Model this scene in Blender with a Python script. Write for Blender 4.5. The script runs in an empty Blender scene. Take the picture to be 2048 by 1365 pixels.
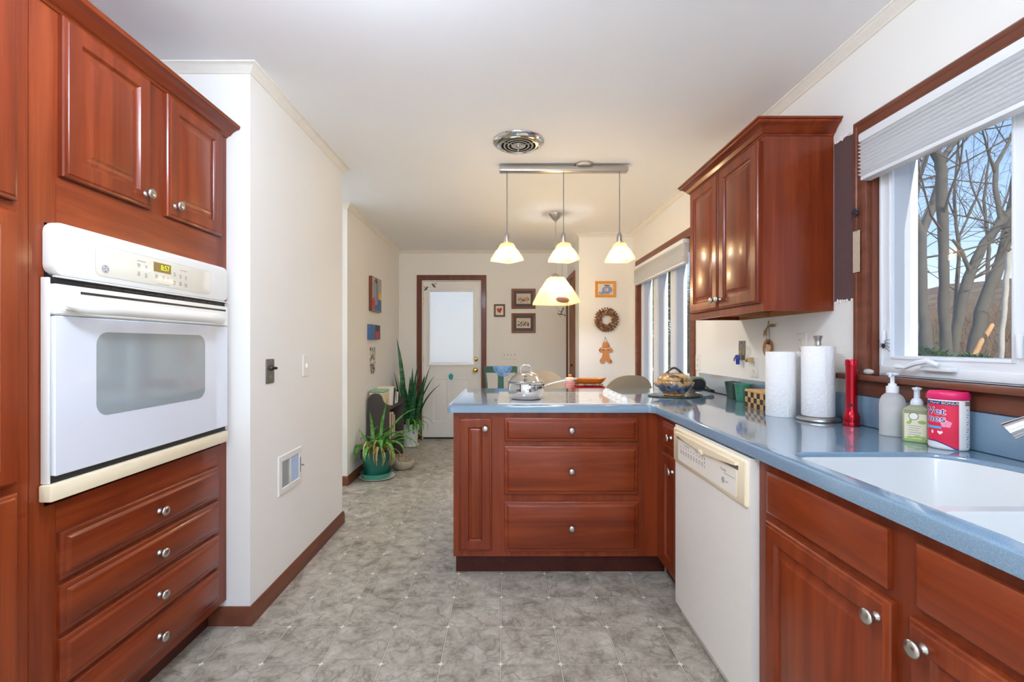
import bpy, bmesh, math, random
from mathutils import Vector, Matrix
random.seed(7)
C = bpy.context.scene.collection
SC = bpy.context.scene

# ------------------------------------------------------------------ camera
CX, CY, F, H = 1008.0, 690.0, 905.0, 1.2295          # vanishing point, focal length (px), eye height
cam = bpy.data.cameras.new('camera'); cam_o = bpy.data.objects.new('camera', cam); C.objects.link(cam_o)
cam.sensor_fit = 'HORIZONTAL'; cam.sensor_width = 36.0; cam.lens = F / 2048 * 36
cam.shift_x = (1024 - CX) / 2048; cam.shift_y = (CY - 682.5) / 2048
cam.clip_start = .02; cam.clip_end = 300
cam_o.location = (0, 0, H); cam_o.rotation_euler = (math.pi / 2, 0, 0)
SC.camera = cam_o

# ------------------------------------------------------------------ exposure, sky, sun
SC.view_settings.view_transform = 'Standard'; SC.view_settings.look = 'None'
SC.view_settings.exposure = 0.76; SC.view_settings.gamma = 1.0; SC.view_settings.use_curve_mapping = False
try:
    SC.cycles.use_denoising = True
    SC.cycles.max_bounces = 10; SC.cycles.diffuse_bounces = 6; SC.cycles.glossy_bounces = 5
    SC.cycles.transmission_bounces = 6; SC.cycles.transparent_max_bounces = 16
    SC.cycles.sample_clamp_indirect = 6.0; SC.cycles.caustics_reflective = False; SC.cycles.caustics_refractive = False
except Exception: pass
SKY_STRENGTH = 1.25
FILL_LAMP = 50.0  # glow of the added fill globes above the frame and in the hall
REAR_FILL_LAMP = 22.0  # glow of the added fill globes behind the camera
PENDANT_W = 3.6
SUN_W = 4.0
world = bpy.data.worlds.new('sky'); SC.world = world; world.use_nodes = True
nt = world.node_tree; nt.nodes.clear()
tc = nt.nodes.new('ShaderNodeTexCoord'); sp = nt.nodes.new('ShaderNodeSeparateXYZ')
rp = nt.nodes.new('ShaderNodeValToRGB'); bg = nt.nodes.new('ShaderNodeBackground'); wo = nt.nodes.new('ShaderNodeOutputWorld')
nt.links.new(tc.outputs['Generated'], sp.inputs[0]); nt.links.new(sp.outputs['Z'], rp.inputs[0])
rp.color_ramp.elements[0].position = 0.0; rp.color_ramp.elements[0].color = (.86, .92, 1.0, 1)
rp.color_ramp.elements[1].position = .55; rp.color_ramp.elements[1].color = (.15, .28, .56, 1)
e = rp.color_ramp.elements.new(.18); e.color = (.36, .53, .82, 1)
nt.links.new(rp.outputs[0], bg.inputs[0]); bg.inputs[1].default_value = SKY_STRENGTH
nt.links.new(bg.outputs[0], wo.inputs[0])
sun = bpy.data.lights.new('sun', 'SUN'); sun.energy = SUN_W; sun.angle = .01; sun.color = (1, .93, .82)
sun_o = bpy.data.objects.new('sun', sun); C.objects.link(sun_o); sun_o.location = (4, -30, 25)
sun_o.rotation_euler = Vector((-.10, .80, -.59)).to_track_quat('-Z', 'Y').to_euler()

# ------------------------------------------------------------------ pixel helpers (each needs a known plane)
def PX(px, Y): return (px - CX) * Y / F
def PZ(py, Y): return H - (py - CY) * Y / F
def PY(px, X): return F * X / (px - CX)
def PF(py, Z): return F * (H - Z) / (py - CY)

# ------------------------------------------------------------------ materials
def lin(c):
    return tuple(((v / 255 / 12.92) if v / 255 <= .04045 else ((v / 255 + .055) / 1.055) ** 2.4) for v in c)
class N:                                              # tiny node helper
    def __init__(s, name):
        s.m = bpy.data.materials.new(name); s.m.use_nodes = True; s.t = s.m.node_tree; s.t.nodes.clear()
        s.out = s.n('OutputMaterial')
    def n(s, kind, **kw):
        o = s.t.nodes.new('ShaderNode' + kind)
        for k, v in kw.items(): setattr(o, k, v)
        return o
    def l(s, a, b): s.t.links.new(a, b)
    def math(s, op, a, b=None, clamp=False):
        o = s.n('Math', operation=op, use_clamp=clamp)
        for i, v in enumerate((a, b)):
            if v is None: continue
            if isinstance(v, (int, float)): o.inputs[i].default_value = v
            else: s.l(v, o.inputs[i])
        return o.outputs[0]
    def mix(s, fac, a, b, mode='MIX'):
        o = s.n('MixRGB', blend_type=mode)
        for i, v in enumerate((fac, a, b)):
            if isinstance(v, (int, float)): o.inputs[i].default_value = v
            elif isinstance(v, tuple): o.inputs[i].default_value = (*v[:3], 1)
            else: s.l(v, o.inputs[i])
        return o.outputs[0]
    def ramp(s, fac, stops):
        o = s.n('ValToRGB'); cr = o.color_ramp
        while len(cr.elements) < len(stops): cr.elements.new(.5)
        for e, (p, c) in zip(cr.elements, stops): e.position = p; e.color = (*c[:3], 1)
        s.l(fac, o.inputs[0]); return o.outputs[0]
    def coord(s, scale=(1, 1, 1), rot=(0, 0, 0), loc=(0, 0, 0), src='Object'):
        tc = s.n('TexCoord'); mp = s.n('Mapping'); s.l(tc.outputs[src], mp.inputs[0])
        mp.inputs['Scale'].default_value = scale; mp.inputs['Rotation'].default_value = rot; mp.inputs['Location'].default_value = loc
        return mp.outputs[0]
    def noise(s, vec, scale, detail=3, rough=.55, dist=0):
        o = s.n('TexNoise'); s.l(vec, o.inputs['Vector']); o.inputs['Scale'].default_value = scale
        o.inputs['Detail'].default_value = detail; o.inputs['Roughness'].default_value = rough; o.inputs['Distortion'].default_value = dist
        return o.outputs['Fac']
    def pbr(s, col, rough=.5, metal=0, spec=.5, coat=0, coat_rough=.08, bump=None, strength=.1, dist=.002, **kw):
        p = s.n('BsdfPrincipled')
        for k, v in (('Base Color', col), ('Roughness', rough), ('Metallic', metal), ('Specular IOR Level', spec), ('Coat Weight', coat), ('Coat Roughness', coat_rough)):
            if isinstance(v, tuple): p.inputs[k].default_value = (*v[:3], 1)
            elif isinstance(v, (int, float)): p.inputs[k].default_value = v
            else: s.l(v, p.inputs[k])
        for k, v in kw.items():
            k = k.replace('_', ' ')
            p.inputs[k].default_value = (*v, 1) if isinstance(v, tuple) else v
        if bump is not None:
            b = s.n('Bump'); b.inputs['Strength'].default_value = strength; b.inputs['Distance'].default_value = dist
            s.l(bump, b.inputs['Height']); s.l(b.outputs[0], p.inputs['Normal'])
        s.l(p.outputs[0], s.out.inputs[0]); return p

def plain(name, rgb, rough=.5, metal=0, spec=.5, coat=0, vary=.06, scale=20, bump=0, **kw):
    k = N(name); c = lin(rgb); v = k.coord(); nz = k.noise(v, scale, 3)
    col = k.mix(nz, tuple(x * (1 - vary) for x in c), tuple(min(1, x * (1 + vary)) for x in c))
    k.pbr(col, rough, metal, spec, coat, bump=(nz if bump else None), strength=bump or .1, **kw); return k.m

def wood(name, axis, dark, mid, light, rough=.30, coat=.18, vary=.16):
    k = N(name); sc = [13, 13, 13]; sc[axis] = .9
    fs = [150, 150, 150]; fs[axis] = 4
    info = k.n('ObjectInfo'); rnd = info.outputs['Random']
    tc = k.n('TexCoord'); off = k.n('VectorMath', operation='ADD'); k.l(tc.outputs['Object'], off.inputs[0])
    cmb = k.n('CombineXYZ'); r9 = k.math('MULTIPLY', rnd, 9.0)
    for i in range(3): k.l(r9, cmb.inputs[i])
    k.l(cmb.outputs[0], off.inputs[1])
    mp = k.n('Mapping'); k.l(off.outputs[0], mp.inputs[0]); mp.inputs['Scale'].default_value = sc
    mf = k.n('Mapping'); k.l(off.outputs[0], mf.inputs[0]); mf.inputs['Scale'].default_value = fs
    g = k.noise(mp.outputs[0], 1.0, 6, .6, .9); f = k.noise(mf.outputs[0], 1.0, 2, .5, .2)
    cloud = k.noise(off.outputs[0], 2.6, 2)
    col = k.ramp(g, [(.18, lin(dark)), (.5, lin(mid)), (.84, lin(light))])
    col = k.mix(k.math('MULTIPLY', f, .38), col, lin(dark))
    b = k.math('ADD', k.math('MULTIPLY', rnd, vary), 1 - vary * .6)
    b = k.math('ADD', b, k.math('MULTIPLY', k.math('SUBTRACT', cloud, .5), .35))
    hs = k.n('HueSaturation'); k.l(col, hs.inputs['Color']); k.l(b, hs.inputs['Value'])
    k.pbr(hs.outputs[0], rough, 0, .26, coat, .12, bump=f, strength=.05, dist=.001); return k.m
CH = ((88, 31, 14), (132, 54, 24), (164, 78, 38))
WZ = wood('cherry_vertical', 2, *CH); WY = wood('cherry_along_room', 1, *CH); WX = wood('cherry_across_room', 0, *CH)
TRIM = wood('stained_trim', 1, (92, 50, 36), (122, 70, 50), (148, 90, 66), .4, .15); TRIMZ = wood('stained_trim_upright', 2, (92, 50, 36), (122, 70, 50), (148, 90, 66), .4, .15)
TRIMX = wood('stained_trim_across', 0, (92, 50, 36), (122, 70, 50), (148, 90, 66), .4, .15)
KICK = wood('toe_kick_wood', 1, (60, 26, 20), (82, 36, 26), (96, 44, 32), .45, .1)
BIRCH = plain('cabinet_interior', (176, 118, 70), .5)

def wall_mat(name, rgb):
    k = N(name); v = k.coord(); n1 = k.noise(v, 160, 4, .6); n2 = k.noise(v, 1.2, 2)
    c = lin(rgb); col = k.mix(n2, tuple(x * .97 for x in c), tuple(min(1, x * 1.02) for x in c))
    k.pbr(col, .75, 0, .3, bump=n1, strength=.12, dist=.002); return k.m
WALL = wall_mat('wall_paint', (241, 238, 231)); CEIL = wall_mat('ceiling_paint', (246, 247, 249))
CORN = plain('cornice_paint', (238, 232, 220), .5)
WHITE = plain('white_enamel', (238, 236, 230), .28, coat=.3, vary=.02)
VINYL = plain('white_vinyl', (236, 238, 240), .35, vary=.02)
DOORW = plain('white_door_paint', (238, 236, 230), .45, vary=.02)
CREAM = plain('cream_plastic', (238, 222, 190), .35, vary=.03)
PANELC = plain('pale_cream_film', (240, 234, 220), .3, vary=.02)
IVORY = plain('ivory_plastic', (238, 234, 224), .35, vary=.02)
OVENW = plain('oven_white', (236, 234, 228), .3, coat=.2, vary=.015)
GLASSW = plain('white_oven_glass', (226, 230, 238), .06, coat=1.0, vary=.01, spec=.6)
OVENWIN = plain('grey_oven_glass', (150, 158, 160), .05, coat=1.0, vary=.03, spec=.7)
CTRLG = plain('control_glass', (232, 226, 208), .07, coat=.8, vary=.02)
STEEL = plain('polished_steel', (214, 214, 214), .08, 1, vary=.02)
NICKEL = plain('brushed_nickel', (196, 192, 186), .28, 1, vary=.06, scale=60)
PEWTER = plain('grey_metal', (150, 150, 148), .35, 1, vary=.08)
CHROME = plain('chrome', (225, 225, 228), .06, 1, vary=.02)
BRASS = plain('brass', (214, 170, 70), .18, 1, vary=.05)
BLACK = plain('black_plastic', (26, 26, 28), .4)
DARK = plain('dark_gap', (30, 32, 36), .6)
DKGREY = plain('charcoal_wood', (74, 66, 62), .7, vary=.18, scale=40)
INKGREY = plain('grey_print', (135, 137, 140), .5)
INKPALE = plain('pale_grey_print', (186, 184, 178), .5)
PAPERW = plain('paper_white', (240, 236, 228), .7, vary=.03)
TAN = plain('tan_vinyl', (176, 160, 134), .38, vary=.05)
GREENW = plain('green_painted_wood', (58, 98, 82), .5, vary=.12)
GREENPOT = plain('green_pot', (24, 98, 84), .35, vary=.08)
GREENSAUCER = plain('pale_green_saucer', (70, 146, 118), .35)
SOIL = plain('soil', (70, 52, 38), .9, vary=.4, scale=80, bump=.6)
STONE = plain('stone_bowl', (176, 164, 146), .8, vary=.25, scale=30, bump=.6)
RED = plain('red_enamel', (190, 32, 30), .3)
PINK = plain('pink_stripe', (226, 150, 140), .4)
ORANGE = plain('orange_wood', (206, 120, 40), .4, vary=.2)
PINKCAP = plain('hot_pink_plastic', (226, 38, 100), .35)
LABELRED = plain('pink_red_label', (226, 36, 72), .4, vary=.08)
NAVY = plain('navy_ink', (34, 44, 130), .4)
YELLOW = plain('yellow_ink', (250, 220, 90), .4)
SKYBLUE = plain('blue_ink', (70, 170, 214), .4)
PAPERTOWEL = None
def towel():
    k = N('paper_towel'); v = k.coord(); w = k.n('TexVoronoi'); k.l(v, w.inputs['Vector']); w.inputs['Scale'].default_value = 75
    k.pbr(lin((246, 243, 240)), .85, 0, .2, bump=w.outputs['Distance'], strength=.5, dist=.003); return k.m
PAPERTOWEL = towel()
def counter():
    k = N('blue_grey_solid_surface'); v = k.coord(); n1 = k.noise(v, 420, 2, .7); n2 = k.noise(v, 6, 2)
    col = k.ramp(n1, [(.30, lin((104, 130, 149))), (.52, lin((119, 145, 165))), (.75, lin((139, 163, 180)))])
    col = k.mix(k.math('MULTIPLY', n2, .15), col, lin((126, 140, 150)))
    k.pbr(col, .10, 0, .6, .6, .04); return k.m
COUNTER = counter()
def tiles():
    k = N('vinyl_tile_floor'); tc = k.n('TexCoord'); sp = k.n('SeparateXYZ'); k.l(tc.outputs['Object'], sp.inputs[0])
    TX, TY = .2305, .2296
    u = k.math('DIVIDE', k.math('SUBTRACT', sp.outputs[0], -.013), TX); v = k.math('DIVIDE', k.math('SUBTRACT', sp.outputs[1], 1.741), TY)
    fu, fv = k.math('FLOOR', u), k.math('FLOOR', v)
    def q(w, fl): return k.math('MAXIMUM', k.math('SUBTRACT', k.math('ABSOLUTE', k.math('SUBTRACT', k.math('SUBTRACT', w, fl), .5)), .5 - .011 - .06), 0)
    a, b = q(u, fu), q(v, fv)
    d = k.math('SUBTRACT', k.math('SQRT', k.math('ADD', k.math('MULTIPLY', a, a), k.math('MULTIPLY', b, b))), .06)
    grout = k.math('MULTIPLY', d, 90, True)
    edge = k.math('MULTIPLY', k.math('ADD', d, .014), 60, True)
    cb = k.n('CombineXYZ'); k.l(fu, cb.inputs[0]); k.l(fv, cb.inputs[1]); wn = k.n('TexWhiteNoise'); wn.noise_dimensions = '3D'; k.l(cb.outputs[0], wn.inputs['Vector'])
    mul = k.n('VectorMath', operation='SCALE'); k.l(wn.outputs['Color'], mul.inputs[0]); mul.inputs['Scale'].default_value = 13
    add = k.n('VectorMath', operation='ADD'); k.l(tc.outputs['Object'], add.inputs[0]); k.l(mul.outputs[0], add.inputs[1])
    n1 = k.noise(add.outputs[0], 11, 10, .68, .35); n2 = k.noise(add.outputs[0], 6, 5, .55, .8)
    col = k.ramp(n1, [(.28, lin((110, 102, 88))), (.43, lin((164, 155, 139))), (.57, lin((190, 182, 166))), (.74, lin((218, 210, 195)))])
    vein = k.math('SUBTRACT', 1.0, k.math('MULTIPLY', k.math('ABSOLUTE', k.math('SUBTRACT', n2, .5)), 38), True)
    col = k.mix(k.math('MULTIPLY', vein, .45), col, lin((96, 86, 76)))
    fine = k.noise(add.outputs[0], 70, 6, .7)
    col = k.mix(k.math('MULTIPLY', k.math('SUBTRACT', .52, fine, True), 1.5, True), col, lin((100, 92, 80)))
    hs = k.n('HueSaturation'); k.l(col, hs.inputs['Color']); k.l(k.math('ADD', .93, k.math('MULTIPLY', wn.outputs['Value'], .13)), hs.inputs['Value'])
    col = k.mix(k.math('MULTIPLY', edge, .62), hs.outputs[0], lin((92, 84, 74)))
    col = k.mix(grout, col, lin((228, 220, 204)))
    k.pbr(col, .34, 0, .45, bump=k.math('SUBTRACT', 1.0, grout), strength=.15, dist=.001); return k.m
FLOOR = tiles()
def glass(name, tint=(1, 1, 1), ior=1.45, extra=0.0):
    k = N(name); t = k.n('BsdfTransparent'); t.inputs[0].default_value = (*tint, 1); g = k.n('BsdfGlossy'); g.inputs['Roughness'].default_value = .02
    fr = k.n('LayerWeight'); mx = k.n('MixShader')
    k.l(k.math('ADD', .03, k.math('MULTIPLY', k.math('POWER', fr.outputs['Facing'], 5.0), .6)), mx.inputs[0]); k.l(t.outputs[0], mx.inputs[1]); k.l(g.outputs[0], mx.inputs[2]); k.l(mx.outputs[0], k.out.inputs[0]); return k.m
GLASS = glass('window_glass', (.97, .985, .98)); CLEAR = glass('clear_glass', (.93, .95, .93))
def screen():
    k = N('insect_screen'); t = k.n('BsdfTransparent'); d = k.n('BsdfDiffuse'); d.inputs[0].default_value = (*lin((120, 124, 128)), 1)
    v = k.coord(); nz = k.noise(v, 1500, 0); mx = k.n('MixShader'); k.l(k.math('MULTIPLY', nz, .24), mx.inputs[0])
    k.l(t.outputs[0], mx.inputs[1]); k.l(d.outputs[0], mx.inputs[2]); k.l(mx.outputs[0], k.out.inputs[0]); return k.m
SCREEN = screen()
def translucent(name, rgb, t=.5, rough=.6, transp=0.0, ribs=None, spec=.2):
    k = N(name); c = lin(rgb); d = k.n('BsdfPrincipled'); d.inputs['Base Color'].default_value = (*c, 1); d.inputs['Roughness'].default_value = rough; d.inputs['Specular IOR Level'].default_value = spec
    tr = k.n('BsdfTranslucent'); tr.inputs[0].default_value = (*c, 1); mx = k.n('MixShader'); mx.inputs[0].default_value = t
    k.l(d.outputs[0], mx.inputs[1]); k.l(tr.outputs[0], mx.inputs[2]); o = mx.outputs[0]
    if transp:
        tp = k.n('BsdfTransparent'); tp.inputs[0].default_value = (*(x ** .35 for x in c), 1); m2 = k.n('MixShader'); m2.inputs[0].default_value = transp
        k.l(o, m2.inputs[1]); k.l(tp.outputs[0], m2.inputs[2]); o = m2.outputs[0]
    k.l(o, k.out.inputs[0]); return k.m
SHADE = translucent('cellular_fabric', (250, 250, 250), .6, .8)
LAMPGLASS = translucent('ribbed_lamp_glass', (255, 232, 180), .55, .15, .76, spec=.6)
FROST = translucent('frosted_plastic', (247, 248, 247), .45, .35, .35, spec=.4)
LIQUID = translucent('cloudy_soap', (236, 233, 228), .5, .4, .1)
FOAM = translucent('pale_soap', (226, 226, 190), .4, .2, .35, spec=.5)
BLINDW = translucent('mini_blind_white', (240, 240, 238), .3, .5)
def emit(name, rgb, s):
    k = N(name); e = k.n('Emission'); e.inputs[0].default_value = (*lin(rgb), 1); e.inputs[1].default_value = s; k.l(e.outputs[0], k.out.inputs[0]); return k.m
BULB = emit('lit_bulb', (255, 226, 176), 5); DIFF = emit('fill_diffuser', (218, 233, 255), FILL_LAMP); DIFF2 = emit('soft_fill_diffuser', (218, 233, 255), REAR_FILL_LAMP)  # both diffusers belong to the added fill globes
LED = emit('display_digits', (190, 230, 40), 1.6)

# ------------------------------------------------------------------ text outlines (made first, while the scene is empty)
def text_faces(s, size=1.0):
    cu = bpy.data.curves.new('lettering', 'FONT'); cu.body = s; cu.size = size; cu.align_x = 'CENTER'; cu.align_y = 'CENTER'; cu.resolution_u = 3
    ob = bpy.data.objects.new('lettering', cu); C.objects.link(ob); dg = bpy.context.evaluated_depsgraph_get()
    me = bpy.data.meshes.new_from_object(ob.evaluated_get(dg)); r = ([(v.co.x, v.co.y) for v in me.vertices], [tuple(p.vertices) for p in me.polygons])
    bpy.data.objects.remove(ob); bpy.data.curves.remove(cu); bpy.data.meshes.remove(me); return r
TXT = {s: text_faces(s) for s in ('GE', '8:57', 'BONUS', 'More!', 'Wet', 'Ones', 'Nautilus')}

# ------------------------------------------------------------------ mesh builder
def world_off(o):
    v = Vector((0, 0, 0))
    while o is not None: v += o.location; o = o.parent
    return v
class MB:
    def __init__(s): s.bm = bmesh.new(); s.mi = 0
    def _done(s, old):
        for f in s.bm.faces:
            if f not in old: f.material_index = s.mi
    def loops(s, L, close=True, cap0=True, cap1=True):
        bm = s.bm; V = [[bm.verts.new(p) for p in lp] for lp in L]; n = len(V[0]); fs = []
        for a, b in zip(V, V[1:]):
            for i in range(n if close else n - 1):
                j = (i + 1) % n
                try: fs.append(bm.faces.new((a[i], a[j], b[j], b[i])))
                except ValueError: pass
        if cap0: fs.append(bm.faces.new(V[0][::-1]))
        if cap1: fs.append(bm.faces.new(V[-1]))
        for f in fs: f.material_index = s.mi
        return s
    def face(s, pts):
        f = s.bm.faces.new([s.bm.verts.new(p) for p in pts]); f.material_index = s.mi; return s
    def box(s, x0, x1, y0, y1, z0, z1, bev=0, seg=2):
        if x1 < x0: x0, x1 = x1, x0
        if y1 < y0: y0, y1 = y1, y0
        if z1 < z0: z0, z1 = z1, z0
        old = set(s.bm.faces) if bev else None
        r = bmesh.ops.create_cube(s.bm, size=1.0)['verts']
        for v in r: v.co = Vector((x0 + (v.co.x + .5) * (x1 - x0), y0 + (v.co.y + .5) * (y1 - y0), z0 + (v.co.z + .5) * (z1 - z0)))
        if bev:
            es = list({e for v in r for e in v.link_edges})
            bmesh.ops.bevel(s.bm, geom=es, offset=bev, segments=seg, affect='EDGES', profile=.5)
            s._done(old)
        else:
            for f in {f for v in r for f in v.link_faces}: f.material_index = s.mi
        return s
    def rect(s, M, u0, u1, v0, v1, prof, cap0=True):
        L = [[M(u0 + i, v0 + i, h), M(u1 - i, v0 + i, h), M(u1 - i, v1 - i, h), M(u0 + i, v1 - i, h)] for i, h in prof]
        return s.loops(L, True, cap0, True)
    def rrect(s, M, u0, u1, v0, v1, r, prof, n=5, cap0=True):
        L = []
        for i, h in prof:
            rr = max(.0005, r - i); a = []
            for cx, cy, t0 in ((u1 - i - rr, v1 - i - rr, 0), (u0 + i + rr, v1 - i - rr, 90), (u0 + i + rr, v0 + i + rr, 180), (u1 - i - rr, v0 + i + rr, 270)):
                for k in range(n + 1):
                    t = math.radians(t0 + 90 * k / n); a.append(M(cx + rr * math.cos(t), cy + rr * math.sin(t), h))
            L.append(a)
        return s.loops(L, True, cap0, True)
    def disc(s, M, u, v, prof, seg=24, sx=1, sy=1, cap0=True, cap1=True):
        L = [[M(u + r * sx * math.cos(2 * math.pi * k / seg), v + r * sy * math.sin(2 * math.pi * k / seg), w) for k in range(seg)] for r, w in prof]
        return s.loops(L, True, cap0, cap1)
    def lathe(s, c, prof, seg=32, sx=1, sy=1, cap0=True, cap1=True):
        return s.disc(lambda u, v, w: (c[0] + u, c[1] + v, c[2] + w), 0, 0, prof, seg, sx, sy, cap0, cap1)
    def tube(s, pts, r, seg=8, cap=True):
        pts = [Vector(p) for p in pts]; n = len(pts); R = r if isinstance(r, (list, tuple)) else [r] * n
        L = []; up = None
        for i, p in enumerate(pts):
            d = (pts[min(i + 1, n - 1)] - pts[max(i - 1, 0)]).normalized()
            if up is None: up = Vector((0, 0, 1)) if abs(d.z) < .9 else Vector((1, 0, 0))
            a = d.cross(up)
            if a.length < 1e-4: a = d.orthogonal()
            a.normalize(); b = a.cross(d).normalized(); up = b
            L.append([p + R[i] * (a * math.cos(2 * math.pi * k / seg) + b * math.sin(2 * math.pi * k / seg)) for k in range(seg)])
        return s.loops(L, True, cap, cap)
    def ball(s, c, r, u=12, v=8):
        r = (r, r, r) if isinstance(r, (int, float)) else r
        m = bmesh.ops.create_uvsphere(s.bm, u_segments=u, v_segments=v, radius=1)['verts']
        for w in m: w.co = Vector((c[0] + w.co.x * r[0], c[1] + w.co.y * r[1], c[2] + w.co.z * r[2]))
        for f in {f for w in m for f in w.link_faces}: f.material_index = s.mi
        return s
    def prism(s, poly, M, w0, w1):
        return s.loops([[M(u, v, w0) for u, v in poly], [M(u, v, w1) for u, v in poly]])
    def sweep(s, path, prof, M, closed=False):                  # path in a plane, profile = (offset to the left, height)
        L = [[M(*p, h) for p in offset(path, o, closed)] for o, h in prof]
        bm = s.bm; n = len(path)
        V = [[bm.verts.new(p) for p in lp] for lp in L]; m = len(V)
        for a in range(m):
            b = (a + 1) % m
            for i in range(n if closed else n - 1):
                j = (i + 1) % n; f = bm.faces.new((V[a][i], V[a][j], V[b][j], V[b][i])); f.material_index = s.mi
        if not closed:
            bm.faces.new([V[a][0] for a in range(m)]); bm.faces.new([V[a][-1] for a in range(m)][::-1])
        return s
    def text(s, t, size, M, w=0.0, sx=1.0):
        vs, fs = TXT[t]; V = [s.bm.verts.new(M(x * size * sx, y * size, w)) for x, y in vs]
        for f in fs:
            try: q = s.bm.faces.new([V[i] for i in f]); q.material_index = s.mi
            except ValueError: pass
        return s
    def build(s, name, mats, parent=None, ang=35, recalc=True):
        if recalc: bmesh.ops.recalc_face_normals(s.bm, faces=s.bm.faces[:])
        me = bpy.data.meshes.new(name); off = world_off(parent)
        bmesh.ops.translate(s.bm, verts=s.bm.verts[:], vec=-off); s.bm.to_mesh(me); s.bm.free()
        for m in (mats if isinstance(mats, (list, tuple)) else [mats]): me.materials.append(m)
        me.shade_smooth(); me.set_sharp_from_angle(angle=math.radians(ang))
        o = bpy.data.objects.new(name, me); C.objects.link(o); o.parent = parent; return o
def offset(path, o, closed):
    n = len(path); out = []
    for i, p in enumerate(path):
        p = Vector(p[:2]); ns = []
        for a, b in ((i - 1, i), (i, i + 1)):
            if not closed and (a < 0 or b > n - 1): continue
            d = (Vector(path[b % n][:2]) - Vector(path[a % n][:2])).normalized(); ns.append(Vector((-d.y, d.x)))
        if len(ns) == 1: out.append(tuple(p + ns[0] * o)); continue
        m = (ns[0] + ns[1]); m = m / max(.2, m.length_squared) * 2
        out.append(tuple(p + m * o))
    return out
def rpoly(pts, radii, n=6):                                       # round the corners of a polygon
    out = []; N_ = len(pts)
    for i, p in enumerate(pts):
        r = radii[i] if isinstance(radii, (list, tuple)) else radii
        P = Vector(p)
        if r <= 0: out.append(tuple(P)); continue
        a = (Vector(pts[i - 1]) - P).normalized(); b = (Vector(pts[(i + 1) % N_]) - P).normalized()
        half = a.angle(b) / 2; t = r / math.tan(half); cen = P + (a + b).normalized() * (r / math.sin(half))
        s, e = P + a * t - cen, P + b * t - cen
        a0 = math.atan2(s.y, s.x); a1 = math.atan2(e.y, e.x); d = (a1 - a0 + math.pi) % (2 * math.pi) - math.pi
        for k in range(n + 1):
            q = a0 + d * k / n; out.append((cen.x + r * math.cos(q), cen.y + r * math.sin(q)))
    return out
def tag(o, label, cat, group=None, kind=None):
    o['label'] = label; o['category'] = cat
    if group: o['group'] = group
    if kind: o['kind'] = kind
    return o
def thing(name, label, cat, loc=(0, 0, 0), group=None):
    o = bpy.data.objects.new(name, None); C.objects.link(o); o.location = loc; o.empty_display_size = .05
    return tag(o, label, cat, group)
def struct(o): o['kind'] = 'structure'; return o
def sempty(name, loc=(0, 0, 0)):
    o = bpy.data.objects.new(name, None); C.objects.link(o); o.location = loc; o['kind'] = 'structure'; return o
def copy_tree(o, parent=None):
    c = o.copy(); C.objects.link(c)
    if parent is not None: c.parent = parent
    for ch in list(o.children): copy_tree(ch, c)
    return c
ZP = lambda z: (lambda u, v, w: (u, v, z + w))                    # horizontal surface, up
XP = lambda x: (lambda u, v, w: (x + w, u, v))                    # faces +X (u along Y)
XM = lambda x: (lambda u, v, w: (x - w, u, v))                    # faces -X (u along Y)
YM = lambda y: (lambda u, v, w: (u, y - w, v))                    # faces the camera
CM = lambda z: (lambda u, v, w: (u, v, z - w))                    # faces down from the ceiling

# ------------------------------------------------------------------ the setting
XR, XL, XFL = 1.42, -1.1134, -1.368                               # right wall, left partition, far left wall
YRET, YLE, YFL, YB, YBUMP, XBUMP = 1.985, 3.115, 3.95, 5.895, 4.99, .827
ZC = 2.454; YREAR = -2.6; XHALL = -3.0
struct(MB().box(XHALL - .1, 1.56, YREAR - .1, YB + .12, -.08, 0).build('floor', FLOOR))
struct(MB().box(XHALL - .1, 1.56, YREAR - .1, YB + .12, ZC, ZC + .1).build('ceiling', CEIL))
# right wall with two window openings
W1 = (.30, 1.752, 1.113, 2.047); W2 = (3.42, 4.766, .62, 2.05)    # y0 y1 z0 z1
m = MB(); XO = 1.56
for y0, y1, z0, z1 in ((YREAR, W1[0], 0, ZC), (W1[0], W1[1], 0, W1[2]), (W1[0], W1[1], W1[3], ZC), (W1[1], W2[0], 0, ZC), (W2[0], W2[1], 0, W2[2]), (W2[0], W2[1], W2[3], ZC), (W2[1], YB + .12, 0, ZC)):
    m.box(XR, XO, y0, y1, z0, z1)
struct(m.build('wall_right', WALL))
DX0, DX1, DZ = PX(844, YB), PX(962.5, YB), PZ(561, YB)             # back door opening
m = MB().box(XHALL, DX0, YB, YB + .12, 0, ZC).box(DX1, XR, YB, YB + .12, 0, ZC).box(DX0, DX1, YB, YB + .12, DZ, ZC)
struct(m.build('wall_back', WALL))
SD0, SD1, SDZ = 5.31, 5.83, 2.03                        # side door in the closet bump
m = MB().box(XBUMP, XR, YBUMP, YBUMP + .1, 0, ZC).box(XBUMP, XBUMP + .1, YBUMP + .1, SD0, 0, ZC).box(XBUMP, XBUMP + .1, SD0, SD1, SDZ, ZC).box(XBUMP, XBUMP + .1, SD1, YB, 0, ZC)
struct(m.build('wall_closet', WALL))
struct(MB().box(-1.93, XL, YRET, YLE, 0, ZC).build('wall_left', WALL))
struct(MB().box(-1.93, XFL, YFL, YB, 0, ZC).build('wall_far_left', WALL))
struct(MB().box(-1.93, -1.85, YREAR, YRET, 0, ZC).build('wall_kitchen_left', WALL))
struct(MB().box(XHALL - .1, XHALL, YLE - 1, YB, 0, ZC).box(XHALL, -1.93, YLE - 1.1, YLE - 1, 0, ZC).build('wall_hall', WALL))
m = MB(); RW = (-1.75, 1.3, .08, 2.2)
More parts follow.
